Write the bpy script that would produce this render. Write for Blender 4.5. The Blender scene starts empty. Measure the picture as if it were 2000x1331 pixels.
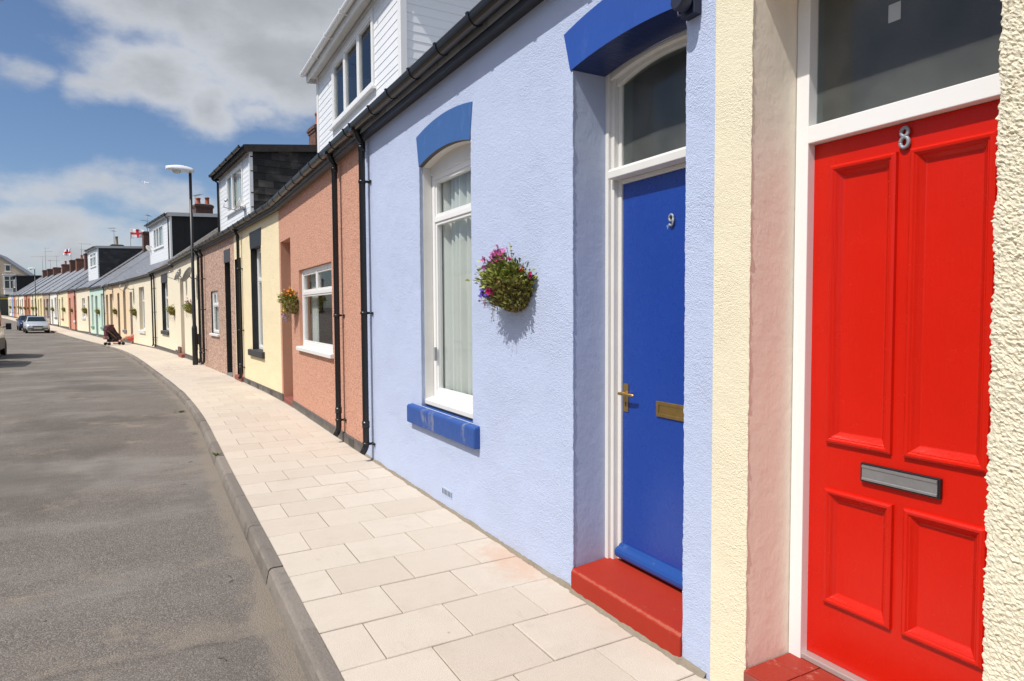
import bpy, bmesh, math, random
from mathutils import Vector, Matrix, noise
random.seed(7)
R = math.radians
SC = bpy.context.scene
COL = SC.collection

# ---------------------------------------------------------------- materials
MATS = {}
def new_mat(name):
    m = bpy.data.materials.new(name); m.use_nodes = True
    nt = m.node_tree; b = nt.nodes['Principled BSDF']
    return m, nt, b
def nd(nt, t, **kw):
    n = nt.nodes.new(t)
    for k, v in kw.items():
        if hasattr(n, k): setattr(n, k, v)
        else: n.inputs[k].default_value = v
    return n
def lk(nt, a, b): nt.links.new(a, b)
def rgba(c): return (c[0], c[1], c[2], 1)
def mathn(nt, op, a, b=None, c=None, clamp=False):
    n = nt.nodes.new('ShaderNodeMath'); n.operation = op; n.use_clamp = clamp
    for i, v in enumerate((a, b, c)):
        if v is None: continue
        if isinstance(v, (int, float)): n.inputs[i].default_value = v
        else: nt.links.new(v, n.inputs[i])
    return n.outputs[0]
def mixc(nt, fac, a, b, blend='MIX'):
    n = nt.nodes.new('ShaderNodeMix'); n.data_type = 'RGBA'; n.blend_type = blend
    for i, v in ((0, fac), (6, a), (7, b)):
        if isinstance(v, (int, float)): n.inputs[i].default_value = v
        elif isinstance(v, tuple): n.inputs[i].default_value = rgba(v)
        else: nt.links.new(v, n.inputs[i])
    return n.outputs[2]
def ramp(nt, fac, stops):
    n = nt.nodes.new('ShaderNodeMapRange'); n.interpolation_type = 'SMOOTHSTEP'
    n.inputs[1].default_value = stops[0]; n.inputs[2].default_value = stops[1]
    lk(nt, fac, n.inputs[0]); return n.outputs[0]
def noise_n(nt, vec, scale, detail=3, rough=.55):
    n = nt.nodes.new('ShaderNodeTexNoise'); n.inputs['Scale'].default_value = scale
    n.inputs['Detail'].default_value = detail; n.inputs['Roughness'].default_value = rough
    if vec is not None: lk(nt, vec, n.inputs['Vector'])
    return n.outputs['Fac']
def voro(nt, vec, scale, feature='F1', out='Distance', rnd=1):
    n = nt.nodes.new('ShaderNodeTexVoronoi'); n.feature = feature
    n.inputs['Scale'].default_value = scale; n.inputs['Randomness'].default_value = rnd
    if vec is not None: lk(nt, vec, n.inputs['Vector'])
    return n.outputs[out]
def objco(nt): return nt.nodes.new('ShaderNodeTexCoord').outputs['Object']
def uvco(nt): return nt.nodes.new('ShaderNodeTexCoord').outputs['UV']
def bump(nt, b, h, dist, strength=1.0, prev=None):
    n = nt.nodes.new('ShaderNodeBump'); n.inputs['Strength'].default_value = strength
    n.inputs['Distance'].default_value = dist; lk(nt, h, n.inputs['Height'])
    if prev is not None: lk(nt, prev, n.inputs['Normal'])
    lk(nt, n.outputs[0], b.inputs['Normal']); return n.outputs[0]
def scaled(nt, vec, s):
    n = nt.nodes.new('ShaderNodeVectorMath'); n.operation = 'MULTIPLY'; lk(nt, vec, n.inputs[0])
    n.inputs[1].default_value = s; return n.outputs[0]
def stretch(nt, vec, sx, sy, sz): return scaled(nt, vec, (sx, sy, sz))

def plain(name, col, rough=.5, metal=0.0, var=.06, vs=6.0, spec=.5, bumpd=0.0, bs=60):
    if name in MATS: return MATS[name]
    m, nt, b = new_mat(name); co = objco(nt)
    f = noise_n(nt, co, vs, 4)
    c2 = tuple(max(0, x*(1-2*var)) for x in col); c1 = tuple(min(1, x*(1+var)) for x in col)
    lk(nt, mixc(nt, f, c2, c1), b.inputs['Base Color'])
    b.inputs['Roughness'].default_value = rough; b.inputs['Metallic'].default_value = metal
    b.inputs['Specular IOR Level'].default_value = spec
    if bumpd: bump(nt, b, noise_n(nt, co, bs, 3), bumpd)
    MATS[name] = m; return m

def stucco(name, col, grain=150.0, dist=.004, speck=.0, blotch=.05, dash=False, dirt=(.42, .36, .28), dirtamt=.5):
    """painted render: fine thrown grain, faint blotches, splash marks at the foot"""
    if name in MATS: return MATS[name]
    m, nt, b = new_mat(name); co = objco(nt)
    big = noise_n(nt, co, 1.3, 5, .6)
    c = mixc(nt, big, tuple(x*(1-blotch) for x in col), tuple(min(1, x*(1+blotch*.6)) for x in col))
    if dash:
        cc = voro(nt, co, grain, 'F1', 'Color')
        sep = nt.nodes.new('ShaderNodeSeparateColor'); lk(nt, cc, sep.inputs[0])
        c = mixc(nt, mathn(nt, 'MULTIPLY', mathn(nt, 'POWER', sep.outputs[0], 4.0), speck*1.3), c, tuple(x*.38 for x in col))
        c = mixc(nt, mathn(nt, 'MULTIPLY', mathn(nt, 'GREATER_THAN', sep.outputs[1], .8), speck*.7), c, tuple(min(1, x*1.5+.05) for x in col))
        h = mathn(nt, 'ADD', mathn(nt, 'MULTIPLY', voro(nt, co, grain, 'SMOOTH_F1'), -1.0), mathn(nt, 'MULTIPLY', noise_n(nt, co, grain*.5, 3), .6))
    else:
        h = mathn(nt, 'ADD', mathn(nt, 'ADD', noise_n(nt, co, grain, 3, .6), mathn(nt, 'MULTIPLY', noise_n(nt, co, grain*.32, 2), .7)), mathn(nt, 'ADD', mathn(nt, 'MULTIPLY', noise_n(nt, co, 3.2, 3), 2.2), mathn(nt, 'MULTIPLY', ramp(nt, noise_n(nt, co, 1.7, 3), (.45, .6)), mathn(nt, 'MULTIPLY', noise_n(nt, co, grain*.5, 2), .9))))
    # dirt: rare drips and foot splashes, with their own ragged shapes
    sx = nt.nodes.new('ShaderNodeSeparateXYZ'); lk(nt, co, sx.inputs[0])
    drip = noise_n(nt, stretch(nt, co, 9, 1, .7), 1.6, 4, .7)
    dm = mathn(nt, 'MULTIPLY', ramp(nt, drip, (.68, .80)), .10*dirtamt)
    foot = mathn(nt, 'ADD', mathn(nt, 'MULTIPLY', sx.outputs[2], -3.2), mathn(nt, 'MULTIPLY', noise_n(nt, co, 7, 5, .7), 1.0))
    fm = mathn(nt, 'MULTIPLY', ramp(nt, foot, (.12, .62)), .42*dirtamt)
    c = mixc(nt, mathn(nt, 'MAXIMUM', dm, fm), c, dirt)
    lk(nt, c, b.inputs['Base Color']); b.inputs['Roughness'].default_value = .85
    b.inputs['Specular IOR Level'].default_value = .25
    bump(nt, b, h, dist)
    MATS[name] = m; return m

def smoothwall(name, col):
    """brushed smooth paint on a door reveal: lumpy, hand trowelled"""
    if name in MATS: return MATS[name]
    m, nt, b = new_mat(name); co = objco(nt)
    lk(nt, mixc(nt, noise_n(nt, co, 4, 4), tuple(x*.92 for x in col), tuple(min(1, x*1.05) for x in col)), b.inputs['Base Color'])
    b.inputs['Roughness'].default_value = .55; b.inputs['Specular IOR Level'].default_value = .35
    h = mathn(nt, 'ADD', noise_n(nt, co, 14, 4, .6), mathn(nt, 'MULTIPLY', noise_n(nt, stretch(nt, co, 1, 1, .3), 60, 2), .25))
    bump(nt, b, h, .0030)
    MATS[name] = m; return m

def gloss_paint(name, col, rough=.28, wear=None, wearamt=.0, wt=(.56, .66), ws=9, edge=None, spec=.5):
    if name in MATS: return MATS[name]
    m, nt, b = new_mat(name); co = objco(nt)
    c = mixc(nt, noise_n(nt, co, 3, 4), tuple(x*.9 for x in col), tuple(min(1, x*1.08) for x in col))
    if wear:
        w = ramp(nt, noise_n(nt, stretch(nt, co, 1, 1, .45), ws, 6, .72), wt)
        if edge:     # chipped along a worn nosing: (o, z, reach)
            sx = nt.nodes.new('ShaderNodeSeparateXYZ'); lk(nt, co, sx.inputs[0])
            dy = mathn(nt, 'SUBTRACT', sx.outputs[1], edge[0]); dz = mathn(nt, 'SUBTRACT', sx.outputs[2], edge[1])
            dist = mathn(nt, 'SQRT', mathn(nt, 'ADD', mathn(nt, 'MULTIPLY', dy, dy), mathn(nt, 'MULTIPLY', dz, dz)))
            near = mathn(nt, 'SUBTRACT', noise_n(nt, co, 26, 6, .75), mathn(nt, 'MULTIPLY', dist, 1.0/edge[2]))
            w = mathn(nt, 'MAXIMUM', w, ramp(nt, near, (.18, .34)))
        c = mixc(nt, mathn(nt, 'MULTIPLY', w, wearamt), c, wear)
    lk(nt, c, b.inputs['Base Color'])
    b.inputs['Specular IOR Level'].default_value = spec
    rr = nt.nodes.new('ShaderNodeMapRange'); lk(nt, noise_n(nt, co, 11, 4), rr.inputs[0])
    rr.inputs[3].default_value = rough*.8; rr.inputs[4].default_value = rough*1.35
    lk(nt, rr.outputs[0], b.inputs['Roughness'])
    bump(nt, b, mathn(nt, 'ADD', noise_n(nt, stretch(nt, co, 1, 1, .08), 120, 2), mathn(nt, 'MULTIPLY', noise_n(nt, co, 5, 3), 1.6)), .0016, .7)
    MATS[name] = m; return m

def glass_mat(name='window_glass', tint=(.90, .925, .915), refl=1.0, rough=.015, haze_film=0.0):
    if name in MATS: return MATS[name]
    m, nt, b = new_mat(name); nt.nodes.remove(b)
    out = nt.nodes['Material Output']
    tr = nd(nt, 'ShaderNodeBsdfTransparent', Color=rgba(tint)); gl = nd(nt, 'ShaderNodeBsdfGlossy', Roughness=rough)
    fr = nd(nt, 'ShaderNodeFresnel', IOR=1.55)
    geo = nt.nodes.new('ShaderNodeNewGeometry'); f = mathn(nt, 'MULTIPLY', mathn(nt, 'MULTIPLY', fr.outputs[0], refl), mathn(nt, 'SUBTRACT', 1.0, geo.outputs['Backfacing']), clamp=True)
    mx = nt.nodes.new('ShaderNodeMixShader'); lk(nt, f, mx.inputs[0]); lk(nt, tr.outputs[0], mx.inputs[1]); lk(nt, gl.outputs[0], mx.inputs[2])
    bp = nt.nodes.new('ShaderNodeBump'); bp.inputs['Distance'].default_value = .004; bp.inputs['Strength'].default_value = .25
    lk(nt, noise_n(nt, objco(nt), 2.2, 1), bp.inputs['Height']); lk(nt, bp.outputs[0], gl.inputs['Normal'])
    if haze_film:  # grey diffuse veil: dusty glass, also imitating a hazy reflection
        df = nd(nt, 'ShaderNodeBsdfDiffuse', Color=(.40, .40, .37, 1)); m2 = nt.nodes.new('ShaderNodeMixShader'); lk(nt, mathn(nt, 'MULTIPLY', noise_n(nt, objco(nt), 3, 4), haze_film*2), m2.inputs[0]); lk(nt, mx.outputs[0], m2.inputs[1]); lk(nt, df.outputs[0], m2.inputs[2]); mx = m2
    lk(nt, mx.outputs[0], out.inputs[0]); MATS[name] = m; return m

def tone_mat(name, col, amt=.3, rough=.7, grain=0.0, gd=.003, tint=None, spec=.4, mott=.0, mcol=(.3, .3, .25), paving=False):
    """per-piece colour differences (slates, slabs) held in the mesh attribute 'tone'"""
    if name in MATS: return MATS[name]
    m, nt, b = new_mat(name); co = objco(nt)
    at = nd(nt, 'ShaderNodeAttribute', attribute_name='tone'); t = at.outputs['Fac']
    lo = tuple(x*(1-amt) for x in col); hi = tuple(min(1, x*(1+amt)) for x in (tint or col))
    c = mixc(nt, t, lo, hi)
    c = mixc(nt, mathn(nt, 'MULTIPLY', noise_n(nt, co, 9, 5, .65), .35), c, tuple(x*.72 for x in col))
    if mott: c = mixc(nt, mathn(nt, 'MULTIPLY', ramp(nt, noise_n(nt, co, 2.2, 6, .7), (.5, .7)), mott), c, mcol)
    if grain:
        g = noise_n(nt, co, grain, 3, .7)
        c = mixc(nt, mathn(nt, 'MULTIPLY', ramp(nt, g, (.35, .75)), .30), c, tuple(x*.55 for x in col))
        bump(nt, b, g, gd)
    if paving:
        # chewing gum spots, scuffs, pinkish brick dust by the wall
        v = nt.nodes.new('ShaderNodeTexVoronoi'); v.inputs['Scale'].default_value = 2.1; lk(nt, stretch(nt, co, 1, 1, 0), v.inputs['Vector'])
        gum = mathn(nt, 'SUBTRACT', 1.0, ramp(nt, mathn(nt, 'ADD', v.outputs['Distance'], mathn(nt, 'MULTIPLY', noise_n(nt, co, 40, 2), .03)), (.030, .048)))
        sg2 = nt.nodes.new('ShaderNodeSeparateColor'); lk(nt, v.outputs['Color'], sg2.inputs[0]); gum = mathn(nt, 'MULTIPLY', gum, mathn(nt, 'GREATER_THAN', sg2.outputs[0], .62))
        c = mixc(nt, mathn(nt, 'MULTIPLY', gum, .5), c, (.22, .19, .16))
        scf = ramp(nt, noise_n(nt, stretch(nt, co, 2.2, .7, 1), 3.2, 7, .74), (.60, .72)); c = mixc(nt, mathn(nt, 'MULTIPLY', scf, .30), c, (.36, .30, .245))
        dv = nt.nodes.new('ShaderNodeVectorMath'); dv.operation = 'DISTANCE'; lk(nt, stretch(nt, co, 1.6, 1, 0), dv.inputs[0]); dv.inputs[1].default_value = (3.28, 3.62, 0)
        pk = ramp(nt, mathn(nt, 'ADD', mathn(nt, 'MULTIPLY', dv.outputs['Value'], -1.0), mathn(nt, 'MULTIPLY', noise_n(nt, co, 9, 6, .7), .9)), (-.05, .35)); c = mixc(nt, mathn(nt, 'MULTIPLY', pk, .5), c, (.56, .33, .22))
    lk(nt, c, b.inputs['Base Color']); b.inputs['Roughness'].default_value = rough
    b.inputs['Specular IOR Level'].default_value = spec
    MATS[name] = m; return m

def brick_mat(name, c1=(.28, .09, .05), c2=(.17, .05, .03), mortar=(.3, .26, .2)):
    if name in MATS: return MATS[name]
    m, nt, b = new_mat(name); co = objco(nt)
    mp = nt.nodes.new('ShaderNodeMapping'); mp.inputs['Rotation'].default_value = (R(90), 0, 0)
    sx = nt.nodes.new('ShaderNodeSeparateXYZ'); lk(nt, co, sx.inputs[0])
    cb = nt.nodes.new('ShaderNodeCombineXYZ'); lk(nt, mathn(nt, 'ADD', sx.outputs[0], sx.outputs[1]), cb.inputs[0]); lk(nt, sx.outputs[2], cb.inputs[1])
    br = nt.nodes.new('ShaderNodeTexBrick'); lk(nt, cb.outputs[0], br.inputs['Vector'])
    br.inputs['Color1'].default_value = rgba(c1); br.inputs['Color2'].default_value = rgba(c2); br.inputs['Mortar'].default_value = rgba(mortar)
    br.inputs['Scale'].default_value = 1; br.inputs['Brick Width'].default_value = .225; br.inputs['Row Height'].default_value = .075
    br.inputs['Mortar Size'].default_value = .006; br.inputs['Bias'].default_value = 0
    lk(nt, mixc(nt, mathn(nt, 'MULTIPLY', noise_n(nt, co, 20, 4), .5), br.outputs[0], (.06, .04, .03)), b.inputs['Base Color'])
    b.inputs['Roughness'].default_value = .9; bump(nt, b, br.outputs['Fac'], -.006)
    MATS[name] = m; return m

white = plain('white_upvc', (.80, .79, .77), .32, var=.02)
white_dull = plain('white_trim', (.72, .70, .66), .5, var=.05)
whiteclad = plain('white_cladding', (.79, .80, .81), .42, var=.03, vs=2)
black_pl = plain('black_plastic', (.012, .012, .013), .3, var=.1)
black_paint = plain('black_paint', (.02, .02, .022), .42, var=.2)
black_fl = plain('black_felt', (.018, .017, .017), .9, var=.2)
steel = plain('galvanised_metal', (.42, .43, .44), .4, .8, var=.1)
brass = plain('aged_brass', (.50, .33, .11), .38, .9, var=.15, vs=30)
silver_num = plain('cast_aluminium', (.30, .32, .35), .5, .25, var=.12, vs=40)
red_step = gloss_paint('red_step_paint', (.345, .026, .012), .6, (.42, .15, .10), .5, (.64, .74), 7, (.010, .128, .026), .22)
old_red = gloss_paint('faded_red_step', (.26, .075, .055), .7, (.3, .18, .15), .4)
pot_mat = plain('terracotta_pot', (.42, .10, .045), .8, var=.2, vs=12)
buff_pot = plain('buff_pot', (.33, .25, .16), .85, var=.2, vs=12)
grey_plinth = stucco('grey_plinth', (.115, .105, .098), 90, .004, blotch=.25, dirtamt=.6)
rubber = plain('rubber', (.015, .015, .016), .8, var=.2)
brick = brick_mat('red_brick'); brickdark = brick_mat('sooty_brick', (.2, .075, .045), (.1, .04, .03), (.2, .17, .13))
glass = glass_mat(); glass_dark = glass_mat('dark_fanlight_glass', (.60, .66, .66), .9, .11, .14)
slate = tone_mat('roof_slate', (.255, .26, .275), .30, .42, 60, .002, spec=.6, mott=.35, mcol=(.25, .21, .17))
slate_brown = tone_mat('brown_roof_slate', (.25, .22, .18), .35, .55, 60, .002, mott=.4, mcol=(.28, .22, .15))
slate_black = tone_mat('black_hung_slate', (.055, .049, .043), .85, .62, 40, .002, spec=.35, mott=.6, mcol=(.13, .115, .10))
lead = plain('lead_flashing', (.22, .23, .24), .6, var=.15)
curtain_m = plain('pale_blind', (.75, .745, .72), .8, var=.04)
room_m = plain('room_dark', (.08, .075, .07), .9)

# ---------------------------------------------------------------- mesh builder
class MB:
    def __init__(s): s.V = []; s.F = []; s.M = []; s.T = []; s.S = []
    def v(s, p): s.V.append(tuple(p)); return len(s.V)-1
    def f(s, idx, m=0, t=.5, sm=False): s.F.append(tuple(idx)); s.M.append(m); s.T.append(t); s.S.append(sm)
    def face(s, pts, m=0, t=.5, sm=False): s.f([s.v(p) for p in pts], m, t, sm)
    def box(s, x0, x1, y0, y1, z0, z1, m=0, t=.5, mat=None):
        c = [(x0,y0,z0),(x1,y0,z0),(x1,y1,z0),(x0,y1,z0),(x0,y0,z1),(x1,y0,z1),(x1,y1,z1),(x0,y1,z1)]
        if mat is not None: c = [mat @ Vector(p) for p in c]
        i = [s.v(p) for p in c]
        for q in ((0,3,2,1),(4,5,6,7),(0,1,5,4),(1,2,6,5),(2,3,7,6),(3,0,4,7)): s.f([i[k] for k in q], m, t)
    def bar(s, a, b, w, h, m=0):
        a = Vector(a); b = Vector(b); d = b-a; L = d.length
        q = d.to_track_quat('X', 'Z').to_matrix().to_4x4(); q.translation = a
        s.box(0, L, -w/2, w/2, -h/2, h/2, m, mat=q)
    def prism(s, poly, y0, y1, m=0, mside=None):
        """poly in (x,z), extruded along y"""
        n = len(poly); a = [s.v((p[0], y0, p[1])) for p in poly]; b = [s.v((p[0], y1, p[1])) for p in poly]
        s.f(a, m); s.f(b[::-1], m)
        for i in range(n): s.f((a[i], b[i], b[(i+1) % n], a[(i+1) % n]), m if mside is None else mside)
    def strip(s, lo, hi, y0, y1, m=0, msof=None):
        """band between polyline lo and hi in (x,z), front at y1, back at y0"""
        n = len(lo)
        A = [s.v((p[0], y1, p[1])) for p in lo]; B = [s.v((p[0], y1, p[1])) for p in hi]
        C = [s.v((p[0], y0, p[1])) for p in lo]; D = [s.v((p[0], y0, p[1])) for p in hi]
        for i in range(n-1):
            s.f((A[i], B[i], B[i+1], A[i+1]), m); s.f((C[i], C[i+1], D[i+1], D[i]), m)
            s.f((A[i], A[i+1], C[i+1], C[i]), m if msof is None else msof); s.f((B[i], D[i], D[i+1], B[i+1]), m)
        s.f((A[0], C[0], D[0], B[0]), m); s.f((A[-1], B[-1], D[-1], C[-1]), m)
    def extrude(s, prof, x0, x1, m=0, closed=True, sm=False, caps=True):
        """prof in (y,z) swept along x"""
        n = len(prof); a = [s.v((x0, p[0], p[1])) for p in prof]; b = [s.v((x1, p[0], p[1])) for p in prof]
        for i in range(n if closed else n-1): s.f((a[i], a[(i+1) % n], b[(i+1) % n], b[i]), m, sm=sm)
        if closed and caps: s.f(a[::-1], m); s.f(b, m)
    def tube(s, pts, r, n=10, m=0, caps=True, sm=True, t=.5):
        pts = [Vector(p) for p in pts]; rr = r if isinstance(r, (list, tuple)) else [r]*len(pts)
        rings = []; up = None
        for i, p in enumerate(pts):
            d = (pts[min(i+1, len(pts)-1)]-pts[max(i-1, 0)]).normalized()
            if up is None: up = d.orthogonal().normalized()
            up = (up-d*up.dot(d))
            up = up.normalized() if up.length > 1e-6 else d.orthogonal().normalized()
            sd = d.cross(up)
            rings.append([s.v(p+(up*math.cos(2*math.pi*k/n)+sd*math.sin(2*math.pi*k/n))*rr[i]) for k in range(n)])
        for a, b in zip(rings, rings[1:]):
            for k in range(n): s.f((a[k], a[(k+1) % n], b[(k+1) % n], b[k]), m, t, sm)
        if caps: s.f(rings[0][::-1], m, t); s.f(rings[-1], m, t)
    def lathe(s, prof, n=16, c=(0,0,0), axis='Z', m=0, sm=True):
        rings = []
        for r, h in prof:
            ring = []
            for k in range(n):
                a = 2*math.pi*k/n; x, y = r*math.cos(a), r*math.sin(a)
                p = {'Z': (x, y, h), 'Y': (x, h, y), 'X': (h, x, y)}[axis]
                ring.append(s.v((p[0]+c[0], p[1]+c[1], p[2]+c[2])))
            rings.append(ring)
        for a, b in zip(rings, rings[1:]):
            for k in range(n): s.f((a[k], a[(k+1) % n], b[(k+1) % n], b[k]), m, .5, sm)
        s.f(rings[0][::-1], m); s.f(rings[-1], m)
    def wall(s, u0, u1, z0, z1, ops, y=0.0, m=0, mrev=None):
        us = sorted({u0, u1, *[min(max(o[k], u0), u1) for o in ops for k in (0, 1)]}); zs = sorted({z0, z1, *[min(max(o[k], z0), z1) for o in ops for k in (2, 3)]})
        for a, b in zip(us, us[1:]):
            for c, d in zip(zs, zs[1:]):
                mu, mz = (a+b)/2, (c+d)/2
                if any(o[0] < mu < o[1] and o[2] < mz < o[3] for o in ops): continue
                s.face([(a,y,c),(a,y,d),(b,y,d),(b,y,c)], m)
        for o in ops:
            a, b, c, d, dep = o[:5]; r = m if mrev is None else mrev
            s.face([(a,y,c),(a,y-dep,c),(a,y-dep,d),(a,y,d)], r); s.face([(b,y,c),(b,y,d),(b,y-dep,d),(b,y-dep,c)], r)
            s.face([(a,y,d),(a,y-dep,d),(b,y-dep,d),(b,y,d)], r); s.face([(a,y,c),(b,y,c),(b,y-dep,c),(a,y-dep,c)], r)
    def build(s, name, mats, parent=None, bevel=0.0, warp=None, seg=2, loc=None, uv=None):
        me = bpy.data.meshes.new(name)
        V = [warp(p) for p in s.V] if warp else s.V
        me.from_pydata(V, [], s.F)
        if not isinstance(mats, (list, tuple)): mats = [mats]
        for mm in mats: me.materials.append(mm)
        me.polygons.foreach_set('material_index', s.M); me.polygons.foreach_set('use_smooth', s.S)
        at = me.attributes.new('tone', 'FLOAT', 'FACE'); at.data.foreach_set('value', s.T)
        me.validate(); me.update()
        bm = bmesh.new(); bm.from_mesh(me); bmesh.ops.recalc_face_normals(bm, faces=bm.faces); bm.to_mesh(me); bm.free()
        o = bpy.data.objects.new(name, me); COL.objects.link(o)
        if parent is not None: o.parent = parent
        if loc is not None: o.location = loc
        if bevel:
            md = o.modifiers.new('edge', 'BEVEL'); md.width = bevel; md.segments = seg; md.limit_method = 'ANGLE'; md.angle_limit = R(40)
            md.harden_normals = False
        return o

def tag(o, label=None, cat=None, group=None, kind=None):
    for k, v in (('label', label), ('category', cat), ('group', group), ('kind', kind)):
        if v: o[k] = v
    return o
def empty(name, loc, rz=0.0, **kw):
    o = bpy.data.objects.new(name, None); COL.objects.link(o); o.location = loc; o.rotation_euler = (0, 0, rz)
    o.empty_display_size = .2
    return tag(o, **kw)
def copy_tree(o, parent=None):
    c = o.copy(); COL.objects.link(c)
    if parent is not None: c.parent = parent
    for ch in list(o.children): copy_tree(ch, c)
    return c

# ---------------------------------------------------------------- street line
VX = [(2.10,-3.2),(2.09,2.01),(2.06,7.17),(2.06,12.51),(1.76,16.99),(1.31,22.16),(.78,28.8),(.06,35.52),(-1.12,42.92),(-1.89,47.13),
      (-2.79,51.95),(-4.08,58.28),(-5.52,65.37),(-6.70,71.54),(-8.43,81.12),(-9.84,87.55),(-11.18,93.3),(-12.37,98.57),(-13.98,105.66),
      (-15.82,113.83),(-17.26,120.23),(-18.5,125.69),(-19.35,129.45),(-20.14,132.99),(-21.4,138.5)]
GZ = [(-60,0),(24,0),(36,-.10),(45,-.15),(54,-.14),(62,-.03),(72,.07),(82,.18),(100,.40),(139,1.0),(200,1.9),(400,4)]
def interp(tab, x):
    for (a, b), (c, d) in zip(tab, tab[1:]):
        if x <= c: return b+(d-b)*(x-a)/(c-a)
    return tab[-1][1]
def gz(y): return interp(GZ, y)
def xw(y):
    if y <= VX[0][1]: return VX[0][0]
    t = [(b, a) for a, b in VX]+[(170, -28.6)]
    return interp(t, y)
# smooth street centre curve used by kerb, paving and road: resampled with smoothed normals
SY = [-14+.5*i for i in range(int((158+14)/.5)+1)]
XS = []
for y in SY: XS.append(sum(xw(y+d) for d in (-2.5,-1.5,-.5,.5,1.5,2.5))/6 if y > 9 else xw(y))
ST = []; s_acc = 0
for i, (x, y) in enumerate(zip(XS, SY)):
    if i: s_acc += math.hypot(x-XS[i-1], y-SY[i-1])
    a = max(0, i-1); b = min(len(SY)-1, i+1); dx = XS[b]-XS[a]; dy = SY[b]-SY[a]; l = math.hypot(dx, dy)
    ST.append((s_acc, x, y, -dy/l, dx/l))      # arc length, point, outward (street side) normal
def street(s, lat):
    """point at arc length s and distance lat out from the house fronts"""
    lo, hi = 0, len(ST)-1
    while hi-lo > 1:
        mid = (lo+hi)//2
        if ST[mid][0] <= s: lo = mid
        else: hi = mid
    a, b = ST[lo], ST[hi]; t = min(max((s-a[0])/(b[0]-a[0]), 0), 1)
    x = a[1]+(b[1]-a[1])*t; y = a[2]+(b[2]-a[2])*t; nx = a[3]+(b[3]-a[3])*t; ny = a[4]+(b[4]-a[4])*t
    return x+nx*lat, y+ny*lat
S_END = ST[-1][0]
PAV, KERB = 1.392, 1.475            # paving ends, kerb top ends (from the house fronts)
ROADW = 8.2                         # far kerb

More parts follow.
